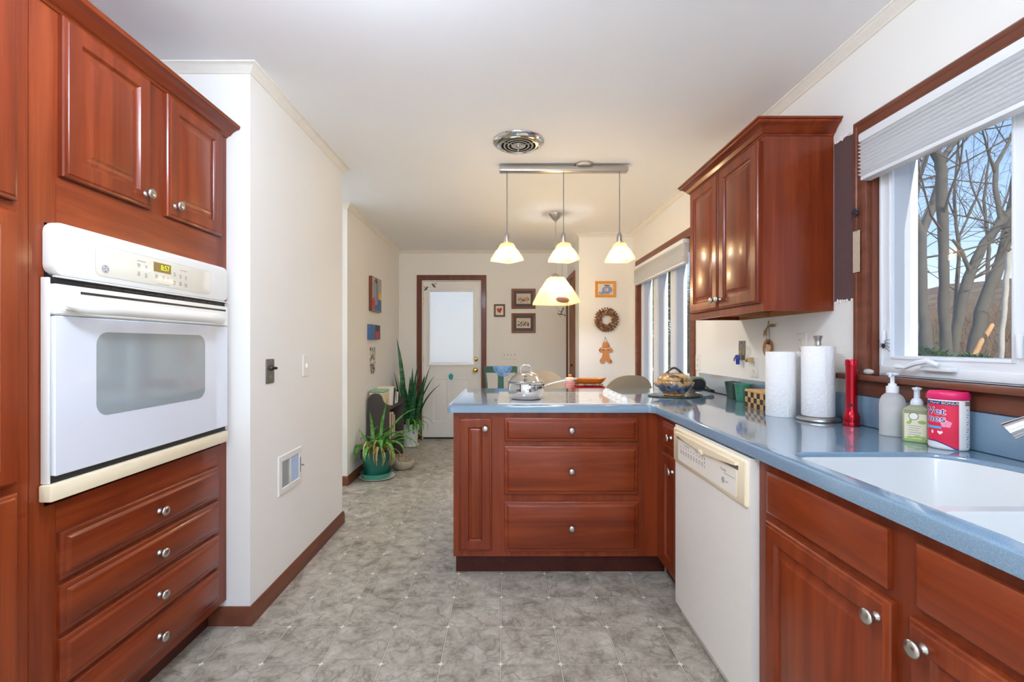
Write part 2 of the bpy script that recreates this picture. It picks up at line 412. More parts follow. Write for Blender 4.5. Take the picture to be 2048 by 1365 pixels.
m.box(-1.93, RW[0], YREAR - .1, YREAR, 0, ZC).box(RW[1], XR, YREAR - .1, YREAR, 0, ZC).box(RW[0], RW[1], YREAR - .1, YREAR, 0, RW[2]).box(RW[0], RW[1], YREAR - .1, YREAR, RW[3], ZC)
struct(m.build('wall_rear', WALL))
w3 = sempty('window_3', (0, YREAR, 1.1))  # unseen glazing, added to bring soft daylight from behind the camera
m = MB().box(RW[0], RW[1], YREAR - .08, YREAR - .02, RW[2], RW[2] + .06).box(RW[0], RW[1], YREAR - .08, YREAR - .02, RW[3] - .06, RW[3])
for x in (RW[0], -.08, RW[1] - .06): m.box(x, x + .06, YREAR - .08, YREAR - .02, RW[2] + .06, RW[3] - .06)
m.build('window_frame', VINYL, w3); MB().box(RW[0] + .06, RW[1] - .06, YREAR - .052, YREAR - .048, RW[2] + .06, RW[3] - .06).build('window_pane', GLASS, w3)

# cornice (trim) and baseboards; the room lies to the left of the path
CPROF = [(0, ZC), (0, ZC - .036), (.006, ZC - .036), (.010, ZC - .030), (.014, ZC - .026), (.026, ZC - .016), (.034, ZC - .008), (.042, ZC - .006), (.042, ZC)]
ID = lambda u, v, w: (u, v, w)
def cornice(n, path): struct(MB().sweep(path, CPROF, ID).build('trim_%d' % n, CORN, ang=50))
cornice(1, [(XR, YREAR), (XR, YBUMP), (XBUMP, YBUMP), (XBUMP, YB), (XFL, YB), (XFL, YFL), (-1.93, YFL)])
cornice(2, [(-1.93, YLE), (XL, YLE), (XL, YRET), (-1.85, YRET), (-1.85, YREAR)])
BPROF = [(0, .001), (0, .082), (.005, .082), (.009, .076), (.011, .066), (.013, .062), (.013, .001)]
struct(MB().sweep([(-1.93, YLE), (XL, YLE), (XL, YRET), (-1.29, YRET)], BPROF, ID).build('baseboard_left', TRIM))
struct(MB().sweep([(DX0 - .07, YB), (XFL, YB), (XFL, YFL), (-1.93, YFL)], BPROF, ID).build('baseboard_far_left', TRIM))
struct(MB().sweep([(XR, 3.0), (XR, YBUMP), (XBUMP, YBUMP), (XBUMP, SD0 - .07)], BPROF, ID).build('baseboard_right', TRIM))
struct(MB().sweep([(XBUMP - .02, YB), (DX1 + .07, YB)], BPROF, ID).build('baseboard_back', TRIMX))

# windows on the right wall: brown casing, white vinyl frames with deep reveals, glass
CASE = [(0, 0), (0, .016), (.006, .020), (.020, .020), (.024, .017), (.046, .017), (.050, .020), (.062, .020), (.070, .014), (.070, 0)]
def kitchen_window(n, W, units, stool_y1):
    y0, y1, z0, z1 = W; root = sempty('window_%d' % n, (XR, (y0 + y1) / 2, z0))
    path = [(y1, z0), (y1, z1), (y0, z1), (y0, z0)]
    MB().sweep(path, [(-o, h) for o, h in CASE], XM(XR)).build('window_casing', TRIM, root)
    j = MB()
    for b in ((y0, y0 + .008, z0, z1), (y1 - .008, y1, z0, z1), (y0 + .008, y1 - .008, z1 - .008, z1)): j.box(XR, XR + .027, *b)
    j.build('window_jamb', TRIMZ, root)
    if stool_y1:
        s = MB().box(1.372, XR, y0 - .15, stool_y1, z0 - .022, z0, .006)
        s.box(XR, XR + .027, y0 + .008, y1 - .008, z0 - .022, z0); s.build('window_sill', TRIM, root)
        MB().box(XR - .018, XR, y0 - .1, y1 + .08, 1.032, z0 - .0225, .003).build('window_apron', TRIM, root)
    X0, X1 = XR + .027, XR + .095
    for (a, b) in units:
        f = MB(); zb, zt = z0 + .075, z1 - .05; a2, b2 = a + .055, b - .055
        f.box(X0, X1 + .03, a, b, z0, zb).box(X0, X1 + .03, a, b, zt, z1 - .008).box(X0, X1 + .03, a, a2, zb, zt).box(X0, X1 + .03, b2, b, zb, zt)
        f.box(X0 - .006, X0, a + .006, b - .006, z0 + .005, z0 + .035, .002)
        for (p, q) in ((a + .004, a + .016), (b - .016, b - .004)): f.box(X0 - .005, X0, p, q, z0 + .036, z1 - .01, .002)
        for (p, q) in ((a2 - .012, a2 - .003), (b2 + .003, b2 + .012)): f.box(X0 - .004, X0, p, q, zb - .012, zt + .012, .0015)
        f.box(X0 - .004, X0, a2 - .002, b2 + .002, zb - .012, zb - .003, .0015)
        f.build('window_frame', VINYL, root)
        MB().box(X1, X1 + .005, a2, b2, zb, zt).build('window_pane', GLASS, root)
        MB().box(X0 + .010, X0 + .0105, a2, b2, zb, zt).build('insect_screen', SCREEN, root)
    return root
wn1 = kitchen_window(1, W1, [(1.235, 1.744), (.308, 1.235)], 1.905)
y0, y1 = W2[0] + .008, W2[1] - .008; d = (y1 - y0) / 3
kitchen_window(2, W2, [(y0 + i * d, y0 + (i + 1) * d) for i in range(3)], None)
# crank handle and latch on the near window
m = MB(); zc = PZ(735, 1.52)
X0 = XR + .021
m.box(X0 - .022, X0, 1.435, 1.545, zc - .013, zc + .004, .004)
m.tube([(X0 - .03, 1.47, zc + .008), (X0 - .035, 1.50, zc + .022), (X0 - .037, 1.54, zc + .014), (X0 - .037, 1.585, zc - .004), (X0 - .038, 1.61, zc - .002)], [.007, .010, .009, .007, .008], 8)
m.ball((X0 - .038, 1.615, zc - .002), (.010, .013, .009)); m.build('crank_handle', VINYL, wn1)
m = MB(); m.box(X0 - .012, X0, 1.706, 1.722, PZ(672, 1.7) - .03, PZ(672, 1.7) + .02, .003); m.build('latch', VINYL, wn1)
m = MB(); m.box(X0 - .010, X0, 1.255, 1.268, 1.19, 1.26, .003); m.build('latch', VINYL, wn1)

# cellular shades, inside the casings
def cell_shade(y0, y1, z0, z1, label, loc_x=1.385):
    t = thing('cellular_shade', label, 'blind', (loc_x, (y0 + y1) / 2, z1), 'white cellular shades in the kitchen windows')
    MB().box(loc_x - .028, loc_x + .030, y0, y1, z1 - .035, z1, .008).build('headrail', VINYL, t)
    n = 9; zt, zb = z1 - .035, z0 + .016; pr = []
    for i in range(n + 1):
        z = zt - (zt - zb) * i / n; pr.append((loc_x - .016, z))
        if i < n: pr.append((loc_x - .030, z - (zt - zb) / n / 2))
    back = [(loc_x + .016 + (.012 if i % 2 else 0), z) for i, (x, z) in enumerate(pr)][::-1]
    a = pr + back; MB().loops([[(x, y0 + .004, z) for x, z in a], [(x, y1 - .004, z) for x, z in a]]).build('pleated_fabric', SHADE, t, ang=12)
    MB().box(loc_x - .020, loc_x + .022, y0 + .002, y1 - .002, z0, z0 + .016, .005).build('bottom_rail', VINYL, t)
cell_shade(.32, 1.738, 1.858, 2.038, 'white pleated shade raised over the window above the sink')
cell_shade(3.44, 4.745, 1.85, 2.04, 'white pleated shade raised over the tall dining window beyond the wall cabinet')

# back door
dr = sempty('door_1', ((DX0 + DX1) / 2, YB, 0))
MB().sweep([(DX1, 0.001), (DX1, DZ), (DX0, DZ), (DX0, 0.001)], [(-o * .95, h) for o, h in CASE], YM(YB)).build('door_casing', TRIMZ, dr)
m = MB(); s0, s1 = DX0 + .012, DX1 - .012; YD = YB + .035
m.box(DX0, DX0 + .012, YB - .001, YB + .1, 0, DZ).box(DX1 - .012, DX1, YB - .001, YB + .1, 0, DZ).box(s0, s1, YB - .001, YB + .1, DZ - .012, DZ); m.build('door_jamb', DOORW, dr)
gx0, gx1, gz0, gz1 = PX(859, YD), PX(947, YD), PZ(729, YD), PZ(580, YD)
m = MB()
m.box(s0, gx0, YD, YD + .04, .018, DZ - .014).box(gx1, s1, YD, YD + .04, .018, DZ - .014).box(gx0, gx1, YD, YD + .04, .018, gz0).box(gx0, gx1, YD, YD + .04, gz1, DZ - .014)
for a, b in ((864, 897), (905, 941)):
    m.rect(YM(YD), PX(a, YD), PX(b, YD), PZ(846, YD), PZ(756, YD), [(0, 0), (0, .004), (.006, .006), (.014, .004), (.022, .001), (.034, .001), (.05, .005)], False)
m.build('door_slab', DOORW, dr)
m = MB(); m.sweep([(gx1, gz0), (gx1, gz1), (gx0, gz1), (gx0, gz0)], [(.004, 0), (.004, .012), (-.012, .016), (-.026, .012), (-.026, 0)], YM(YD), True); m.build('glazing_frame', DOORW, dr)
MB().box(gx0, gx1, YD + .022, YD + .026, gz0, gz1).build('window_pane', GLASS, dr)
MB().box(s0, s1, YB + .01, YB + .1, 0, .017).build('threshold', DARK, dr)
m = MB(); nsl = 62
for i in range(nsl):
    z = gz0 + .03 + (gz1 - gz0 - .06) * i / (nsl - 1); m.face([(gx0 + .003, YD - .004, z - .007), (gx1 - .003, YD - .004, z - .007), (gx1 - .003, YD + .006, z + .007), (gx0 + .003, YD + .006, z + .007)])
m.build('mini_blind_slats', BLINDW, dr, recalc=False)
m = MB().box(gx0 + .008, gx1 - .008, YD - .008, YD + .014, gz1 - .028, gz1 - .002, .003).box(gx0 + .01, gx1 - .01, YD - .006, YD + .01, gz0 + .006, gz0 + .022, .003); m.build('mini_blind_rails', VINYL, dr)
m = MB(); kx = PX(951, YD); m.disc(YM(YD), kx, PZ(741, YD), [(.034, 0), (.034, .006), (.028, .012), (.012, .018), (.012, .038), (.024, .044), (.029, .056), (.024, .068), (.008, .072)], 20); m.build('door_knob', BRASS, dr)
m = MB(); m.disc(YM(YD), kx, PZ(719, YD), [(.030, 0), (.030, .008), (.022, .014), (.01, .016)], 20); m.box(kx - .004, kx + .004, YD - .034, YD - .014, PZ(719, YD) - .014, PZ(719, YD) + .014, .002); m.build('deadbolt', BRASS, dr)
m = MB()
for z in (.25, 1.05, 1.80): m.box(DX0 + .006, DX0 + .016, YD - .010, YD, z - .05, z + .05, .003)
m.build('hinges', BRASS, dr)
# closet door in the bump's side, brown flush slab in a stained casing
d2 = sempty('door_2', (XBUMP, (SD0 + SD1) / 2, 0))
MB().sweep([(SD0, .001), (SD0, SDZ), (SD1, SDZ), (SD1, .001)], [(o * .9, h) for o, h in CASE], XM(XBUMP)).build('door_casing', TRIMZ, d2)
BROWND = wood('brown_door_veneer', 2, (112, 84, 56), (134, 102, 70), (150, 116, 82), .5, .1)
MB().box(XBUMP + .012, XBUMP + .05, SD0 + .003, SD1 - .003, .012, SDZ - .003).build('door_slab', BROWND, d2)
m = MB(); m.disc(XM(XBUMP + .012), SD0 + .07, PZ(731, SD0 + .07), [(.03, 0), (.03, .006), (.012, .014), (.012, .036), (.026, .044), (.028, .056), (.01, .066)], 20); m.build('door_knob', BRASS, d2)
# bare strip of stripped wall between wall cabinet and window casing
STRIP = plain('bare_plaster_purple', (98, 72, 70), .9, vary=.15, scale=90)
o = MB(); o.box(XR - .002, XR - .0002, 1.826, 1.944, PZ(605, 1.93), PZ(283, 1.93)); st = struct(o.build('trim_4', STRIP))
m = MB()
for z in (PZ(283, 1.93), PZ(605, 1.93)):
    for i in range(9): m.ball((XR - .002, 1.832 + i * .013, z + random.uniform(-.006, .006)), (.003, random.uniform(.005, .009), random.uniform(.004, .010)), 8, 6)
m.build('torn_paper_edge', PAPERW, st)

# ------------------------------------------------------------------ cabinets
DOORP = [(0, 0), (0, .012), (.003, .0155), (.008, .017), (.012, .0205), (.050, .0205), (.054, .0165), (.057, .012), (.060, .0105), (.064, .0105), (.086, .0185), (.089, .0195)]
DRAWP = [(0, 0), (0, .010), (.004, .013), (.010, .0145), (.014, .0145), (.022, .0195), (.025, .0205)]
SHADEP = [(0, 0), (0, .010), (.004, .013), (.010, .0145), (.030, .0205)]
KNOBP = [(.0105, 0), (.0105, .002), (.0065, .006), (.006, .012), (.009, .015), (.0155, .018), (.0170, .022), (.0150, .026), (.009, .0285), (.003, .0292)]
def knob(M, u, v, parent, w=.0205):
    MB().disc(lambda a, b, c: M(a, b, c + w), u, v, KNOBP, 20).build('knob', NICKEL, parent, 50)
def cab_door(M, u0, u1, v0, v1, parent, kn=None, mat=None, narrow=False):
    p = DOORP
    if narrow: p = [(0, 0), (0, .012), (.003, .0155), (.008, .017), (.012, .0205), (.048, .0205), (.051, .0165), (.053, .012), (.056, .0105), (.058, .0105), (.067, .0155), (.069, .016)]
    d = MB().rect(M, u0, u1, v0, v1, p).build('door', mat or WZ, parent, 25)
    if kn: knob(M, kn[0], kn[1], d)
    return d
def cab_drawer(M, u0, u1, v0, v1, parent, mat, kn=True, name='drawer'):
    d = MB().rect(M, u0, u1, v0, v1, DRAWP).build(name, mat, parent, 25)
    if kn: knob(M, (u0 + u1) / 2, (v0 + v1) / 2, d)
    return d
CROWN = [(0, 0), (.004, 0), (.006, .006), (.010, .008), (.014, .010), (.024, .022), (.040, .036), (.052, .040), (.056, .044), (.056, .050), (.064, .052), (.064, .060), (0, .060)]

# tall oven cabinet on the left, face at X = -1.217
XF = -1.217; O0, O1 = 1.158, 1.983; ZT = 2.140
oc = thing('oven_cabinet', 'tall cherry cabinet built around the white wall oven', 'cabinet', (-1.5, (O0 + O1) / 2, 0))
m = MB(); XB_ = -1.825
m.box(XB_, XF, O0, O0 + .039, .112, ZT).box(XB_, XF, O1 - .041, O1, .112, ZT)
m.box(XB_, XF, O0 + .039, O1 - .041, .112, .80).box(XB_, XF, O0 + .039, O1 - .041, 1.554, ZT).box(XB_, XB_ + .02, O0 + .039, O1 - .041, .80, 1.554)
m.build('carcass', WZ, oc)
for z0, z1 in ((.112, .148), (.720, .80), (1.554, 1.686)): MB().box(XF - .0005, XF + .0012, O0 + .070, O1 - .07, z0, z1).build('face_rail', WY, oc)
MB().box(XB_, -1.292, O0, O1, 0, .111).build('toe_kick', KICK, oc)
M = XP(XF)
cab_door(M, 1.234, 1.541, 1.690, 2.130, oc, (1.541 - .03, 1.735)); cab_door(M, 1.617, 1.931, 1.690, 2.130, oc, (1.617 + .03, 1.735))
for z0, z1 in ((.587, .717), (.4415, .572), (.296, .4265), (.150, .281)): cab_drawer(M, 1.2296, 1.914, z0, z1, oc, WY)
CO = [(0, 0), (.004, 0), (.008, .006), (.012, .008), (.018, .010), (.030, .024), (.046, .034), (.056, .037), (.060, .041), (.062, .052), (0, .052)]
MB().sweep([(XF, O1), (XF, O0)], [(o, 2.134 + z) for o, z in CO], ID).build('crown_molding', WY, oc, 40)

# pantry beside it, mostly outside the frame
pc = thing('pantry_cabinet', 'tall cherry pantry cut by the left edge of the photo', 'cabinet', (-1.5, .8, 0))
P0, P1 = .50, 1.1565
MB().box(XB_, XF, P0, P1, .112, ZT).build('carcass', WZ, pc); MB().box(XB_, -1.292, P0, P1, 0, .111).build('toe_kick', KICK, pc)
pd1 = PY(41, XF + .0205)
cab_door(M, .53, pd1, 1.585, 2.130, pc, None)
FRP = [(0, 0), (0, .012), (.004, .016), (.008, .0205), (.044, .0205), (.048, .016), (.050, .010)]
d = MB().rect(M, .53, pd1, .885, 1.56, FRP).build('door', WZ, pc, 25)
MB().rect(M, .582, pd1 - .052, .937, 1.508, [(0, .0101), (0, .012)]).build('panel', plain('smoky_panel', (96, 92, 96), .25, vary=.12, scale=60), d)
cab_door(M, .53, pd1, .150, .862, pc, None)
MB().sweep([(XF, P1), (XF, P0)], [(o, 2.134 + z) for o, z in CO], ID).build('crown_molding', WY, pc, 40)

# built-in oven
XO_ = -1.185; V0, V1 = 1.1916, 1.946
ov = thing('built_in_oven', 'white built-in wall oven with glass door and black window gap', 'oven', (-1.5, (V0 + V1) / 2, .81))
ov['label'] = 'white electric wall oven set in the tall cherry cabinet'
MB().box(-1.78, XF + .004, V0 + .008, V1 - .006, .822, 1.55).build('oven_body', DARK, ov)
M = XP(XF + .0015)
c = MB(); W = XO_ - XF - .0015
c.rrect(M, V0, V1, 1.413, 1.558, .030, [(0, 0), (0, W - .010), (.003, W - .003), (.009, W)], 6)
cp = c.build('control_panel', OVENW, ov, 40)
MB().box(XO_ - .004, XO_ + .006, V0 - .002, V1 + .004, 1.408, 1.4128, .002).build('drip_edge', OVENW, ov)
M2 = XP(XO_)
MB().rrect(M2, 1.3136, 1.826, 1.432, 1.522, .018, [(0, -.001), (0, .0006), (.002, .0012)], 5).build('control_glass', CTRLG, cp, 30)
MB().rrect(M2, 1.3122, 1.8276, 1.4305, 1.5235, .020, [(0, -.001), (0, .0004)], 5).build('glass_seam', INKPALE, cp)
DISPM = plain('amber_display', (112, 84, 20), .25)
ds = MB().box(XO_ + .0010, XO_ + .0018, 1.529, 1.608, 1.479, 1.511).build('display', DISPM, cp)
MB().text('8:57', .026, lambda u, v, w: (XO_ + .0022, 1.580 + u, 1.495 + v), 0, .9).build('display_digits', LED, ds, recalc=False)
def emblem(M, u, v, r, parent, w):
    e = MB().disc(lambda a, b, c: M(a, b, c + w), u, v, [(r, 0), (r, .0004)], 28).build('emblem', INKGREY, parent)
    q = MB()
    q.disc(lambda a, b, c: M(a, b, c + w + .0006), u, v, [(r * .90, 0), (r * .84, .0001)], 28, cap0=False, cap1=False)
    for k in range(4):
        t = math.radians(45 + 90 * k); q.disc(lambda a, b, c: M(a, b, c + w + .0006), u + r * .62 * math.cos(t), v + r * .62 * math.sin(t), [(r * .13, 0), (r * .05, .0001)], 10)
    q.text('GE', r * 1.0, lambda a, b, c: M(u + a, v + b, w + .0007), 0)
    q.build('emblem_lettering', PAPERW, e, recalc=False)
emblem(M2, 1.344, 1.4546, .0125, cp, .0013)
m = MB()                                                           # small grey key legends (too small to read in the photo)
for yy, zz in ((1.468, 1.486), (1.497, 1.484), (1.468, 1.460), (1.497, 1.458), (1.542, 1.462), (1.574, 1.460), (1.594, 1.458), (1.626, 1.482), (1.626, 1.452), (1.656, 1.478), (1.684, 1.476), (1.656, 1.452), (1.684, 1.450)):
    for k in range(3): m.box(XO_ + .0012, XO_ + .0016, yy - .007 + random.uniform(0, .003), yy + .007 - random.uniform(0, .004), zz + .004 - k * .005, zz + .0065 - k * .005)
for yy in (1.478, 1.672): m.box(XO_ + .0012, XO_ + .0016, yy - .018, yy + .018, 1.501, 1.503)
m.box(XO_ + .0012, XO_ + .0016, 1.545, 1.600, 1.4375, 1.439); m.build('legend_lettering', INKGREY, cp)
for a, b in ((V0 - .006, V0 + .0015), (V1 - .0005, V1 + .004)): MB().box(XF + .0014, XF + .022, a, b, .8625, 1.4075, .002).build('side_trim', OVENW, ov)
vt = MB().box(XF + .004, XO_ - .014, V0 + .006, V1 - .004, 1.392, 1.4125).build('vent_gap', DARK, ov)
m = MB()
for i in range(14): m.box(XO_ - .0145, XO_ - .0135, V0 + .10 + i * .045, V0 + .135 + i * .045, 1.398, 1.404)
m.build('vent_slot', BLACK, vt)
dm = MB(); dm.rrect(M, V0 + .002, V1 - .001, 1.309, 1.392, .006, [(0, 0), (0, W - .004), (.004, W)], 3); dh = dm.build('door_top', OVENW, ov, 40)
MB().box(XO_ - .001, XO_ + .0008, V0 + .075, V1 - .02, 1.371, 1.378).build('slot', BLACK, dh)
m = MB(); Ls = []; n = 32; h0, h1 = V0 + .018, V1 - .055          # bowed handle standing off the door
for i in range(n + 1):
    t = i / n; u = h0 + t * (h1 - h0); e = min(1, math.sin(math.pi * min(1, max(0, t))) * 4.5) ** .5; w = .012 + .030 * min(1, math.sin(math.pi * t) * 2.2); hh = .004 + .017 * e
    Ls.append([(XO_ + w + .004 + (.004 + .009 * e) * math.cos(a), u, 1.335 + hh * math.sin(a)) for a in [2 * math.pi * k / 16 for k in range(16)]])
m.loops(Ls); m.box(XO_ - .001, XO_ + .022, h0 + .012, h0 + .05, 1.324, 1.346, .005).box(XO_ - .001, XO_ + .022, h1 - .05, h1 - .012, 1.324, 1.346, .005)
m.build('handle', OVENW, ov, 50)
gd = MB().rrect(M, V0 + .004, V1 - .001, .880, 1.3075, .006, [(0, 0), (0, W - .005), (.003, W - .002)], 3).build('glass_door', GLASSW, ov, 30)
MB().rrect(M2, 1.3175, 1.796, 1.020, 1.267, .038, [(0, -.004), (0, -.0012)], 6).build('window', OVENWIN, gd)
MB().box(XF + .004, XO_ - .012, V0 + .004, V1 - .004, .862, .8795).build('lower_vent', DARK, ov)
MB().box(XF + .0015, XO_ + .004, V0 - .012, V1 - .006, .816, .8615, .005).build('bottom_trim', CREAM, ov)

# wall cabinet on the right
wc = thing('wall_cabinet', 'cherry two-door wall cabinet with crown beside the sink window', 'cabinet', (1.27, 2.32, 1.376))
U0, U1, XU = 1.947, 2.715, 1.118; UZ0, UZ1 = 1.376, 2.135
m = MB(); XW = XR - .002
m.box(XU, XW, U0, U0 + .016, UZ0, UZ1).box(XU, XW, U1 - .016, U1, UZ0, UZ1).box(XU + .02, XW, U0 + .016, U1 - .016, UZ0 + .028, UZ1 - .02).box(XU, XW, U0 + .016, U1 - .016, UZ1 - .02, UZ1)
m.build('carcass', WZ, wc)
m = MB(); m.box(XU, XU + .02, U0 + .016, U0 + .04, UZ0, UZ1 - .02).box(XU, XU + .02, U1 - .04, U1 - .016, UZ0, UZ1 - .02).box(XU, XU + .02, U0 + .04, U1 - .04, UZ0, UZ0 + .036).box(XU, XU + .02, U0 + .04, U1 - .04, UZ0 + .7, UZ1 - .02); m.build('face_frame', WZ, wc)
m = MB(); m.box(XW - .016, XW, U0 + .016, U1 - .016, UZ0, UZ0 + .027).box(XU + .021, XW - .017, 2.40, 2.42, UZ0 + .004, UZ0 + .027); m.build('hanging_rail', BIRCH, wc)
M = XM(XU)
cab_door(M, 1.968, 2.324, 1.412, 2.119, wc, (2.30, 1.461)); cab_door(M, 2.334, 2.680, 1.412, 2.119, wc, (2.358, 1.461))
MB().sweep([(XW, U1), (XU, U1), (XU, U0), (XW, U0)], [(-o * .86, 2.128 + z) for o, z in CROWN], ID).build('crown_molding', WY, wc, 40)
MB().box(XU - .03, XW, U0 - .03, U1 + .03, 2.182, 2.1875).build('top_board', WY, wc)

# peninsula cabinet, face to the camera
YF = 2.378; pn = thing('peninsula_cabinet', 'cherry base cabinet under the cooktop with three wide drawers', 'cabinet', (.27, 2.6, 0))
MB().box(-.2655, .86, YF, 2.96, .1175, .874).build('carcass', WZ, pn)
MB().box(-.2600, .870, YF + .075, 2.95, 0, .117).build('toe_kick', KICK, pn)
M = YM(YF)
cab_door(M, -.235, -.065, .153, .8465, pn, (-.097, .794), narrow=True)
for z0, z1 in ((.722, .8465), (.445, .698), (.145, .408)): cab_drawer(M, .002, .701, z0, z1, pn, WX)
# narrow corner unit
XB = .805; M = XM(XB)
cn = thing('corner_base_cabinet', 'narrow cherry base cabinet tucked between peninsula and dishwasher', 'cabinet', (1.1, 2.2, 0))
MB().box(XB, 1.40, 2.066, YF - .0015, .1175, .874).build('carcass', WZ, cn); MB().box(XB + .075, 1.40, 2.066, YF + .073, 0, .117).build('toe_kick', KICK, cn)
cab_drawer(M, 2.082, 2.262, .727, .852, cn, WY, False); knob(M, 2.122, .791, cn.children[-1])
cab_door(M, 2.082, 2.262, .153, .700, cn, (2.104, .636), narrow=True)
# sink cabinet
S0, S1 = .36, 1.425
sk = thing('sink_base_cabinet', 'cherry base cabinet under the white sink, nearest the camera', 'cabinet', (1.1, .9, 0))
m = MB(); m.box(XB, XB + .03, S0, S1, .1175, .874).box(XB + .03, 1.40, S0, S0 + .02, .1175, .874).box(XB + .03, 1.40, S1 - .02, S1, .1175, .874).box(XB + .03, 1.40, S0 + .02, S1 - .02, .1175, .135); m.build('carcass', WZ, sk)
MB().box(XB + .075, 1.40, S0, S1, 0, .117).build('toe_kick', KICK, sk)
for a, b in ((.9385, 1.369), (.42, .8728)):
    MB().rect(M, a, b, .722, .8465, SHADEP).build('false_drawer_front', WY, sk, 25)
cab_door(M, .926, 1.369, .150, .700, sk, (.953, .657)); cab_door(M, .42, .8836, .150, .700, sk, (.846, .66))

# dishwasher
D0, D1 = 1.444, 2.062
dw = thing('dishwasher', 'white dishwasher with cream control panel under the counter', 'dishwasher', (1.1, 1.75, 0))
MB().box(XB - .004, 1.38, D0 - .012, D1, .06, .868).build('tub', IVORY, dw)
M = XM(XB - .004)
dd = MB().rrect(M, D0 + .002, D1 - .002, .166, .7035, .006, [(0, 0), (0, .010), (.004, .016)], 3).build('door', plain('dishwasher_white', (238, 232, 224), .3, vary=.015, coat=.2), dw, 40)
pr = [(0, 0), (0, .022), (.002, .027), (.007, .030)]
cpn = MB().rrect(M, D0, D1, .706, .858, .010, pr, 4).build('control_panel', CREAM, dw, 40)
XC = XB - .034; MC = XM(XC)
MB().rrect(MC, D0 + .055, D1 - .06, .722, .812, .006, [(0, -.001), (0, .0008)], 3).build('label_film', PANELC, cpn)
m = MB(); n = 14; L0 = []; L1 = []                               # curved pocket handle lip over a dark slot
for i in range(n + 1):
    t = i / n; u = D1 - .045 - t * (D1 - D0 - .09); b = .010 + .016 * math.sin(math.pi * t)
    L0.append((u, .842 - b)); L1.append((u, .842))
m.prism(L0 + L1[::-1], MC, -.001, .012); m.build('handle', CREAM, cpn, 30)
m = MB(); m.prism([(u, v - .001) for u, v in L0] + [(u, .816) for u, v in L0][::-1], MC, -.001, .0006); m.build('handle_pocket', plain('pocket_grey', (120, 122, 118), .5), cpn)
MB().box(XC - .0012, XC, D1 - .18, D1 - .055, .819, .828).build('pocket_opening', DARK, cpn)
MB().box(XC - .016, XC, 1.735, 1.765, .806, .822, .003).build('latch', CREAM, cpn)
m = MB()
for i in range(9):
    u = D1 - .095 - i * .026
    m.box(XC - .0014, XC - .0008, u - .0016, u + .0016, .783, .790)
    for k in range(3): m.box(XC - .0014, XC - .0008, u - .007, u + .006, .770 - k * .006, .7725 - k * .006)
for (u, v) in ((1.738, .79), (1.738, .776), (1.738, .76)): m.box(XC - .0014, XC - .0008, u - .002, u + .002, v - .004, v + .004)
m.box(XC - .0014, XC - .0008, 1.88, 1.935, .798, .800).box(XC - .0014, XC - .0008, 1.80, 1.825, .798, .800).box(XC - .0014, XC - .0008, D0 + .065, D0 + .14, .781, .7822)
m.build('legend_lettering', INKGREY, cpn)
MB().text('Nautilus', .012, lambda u, v, w: (XC - .0016, 1.588 - u, .792 + v), 0).build('model_lettering', INKGREY, cpn, recalc=False)
emblem(lambda u, v, w: (XC - w, -u, v), -1.590, .755, .0105, cpn, .0010)
MB().box(XC - .0014, XC - .0008, 1.555, 1.572, .753, .757).build('small_print', INKPALE, cpn)
MB().box(XB + .0, XB + .02, D0, D1, .0055, .158, .004).build('kick_panel', IVORY, dw)
dw.children[-1].location.x = -.020
MB().box(XB - .0055, XB - .0038, D0 + .002, D1 - .002, .150, .170).build('seam_shade', DARK, dw)  # dark strip painted in as the shade between door and kick panel

# ------------------------------------------------------------------ countertop with sink hole, backsplash
ZK = .914; XCF = .780; YE = .15
ct = thing('countertop', 'blue-grey solid-surface countertop running round the corner onto the peninsula', 'countertop', (.6, 2.0, ZK - .038))
out = rpoly([(-.298, 2.350), (XCF, 2.350), (XCF, YE), (XR - .002, YE), (XR - .002, 3.28), (-.285, 3.28)], [.022, .035, 0, 0, .01, .06], 6)
hole = [(.835, .42), (1.335, .42), (1.335, 1.02)] + [(1.215 + .12 * math.cos(math.radians(t)), 1.02 + .302 * math.sin(math.radians(t))) for t in range(10, 90, 8)] + [(1.19, 1.322), (.885, 1.322), (.853, 1.311), (.838, 1.290), (.835, 1.265)]
bm = bmesh.new(); ZB = ZK - .038
def ring(poly, o, z): return [bm.verts.new((x, y, z)) for x, y in offset(poly, o, True)]
ZU = ZK - .0125
RO = [ring(out, o, z) for o, z in [(.04, ZU), (.04, ZB), (.0, ZB), (.0, ZK - .010), (.0015, ZK - .004), (.005, ZK - .001), (.010, ZK)]]
RH = [ring(hole, -o, z) for o, z in [(.0, ZU), (.0, ZK - .007), (.002, ZK - .003), (.007, ZK)]]
for R in (RO, RH):
    for a, b in zip(R, R[1:]):
        for i in range(len(a)): bm.faces.new((a[i], a[(i + 1) % len(a)], b[(i + 1) % len(a)], b[i]))
for k in (0, -1):
    ed = []
    for R in (RO, RH):
        r = R[k]; ed += [bm.edges.get((r[i], r[(i + 1) % len(r)])) for i in range(len(r))]
    bmesh.ops.triangle_fill(bm, edges=ed, use_beauty=True, use_dissolve=False)
q = MB(); q.bm.free(); q.bm = bm; q.build('counter_slab', COUNTER, ct, 30)
m = MB(); m.box(XR - .020, XR - .0015, YE, 3.255, ZK + .0005, 1.030, .004); m.build('backsplash', COUNTER, ct)

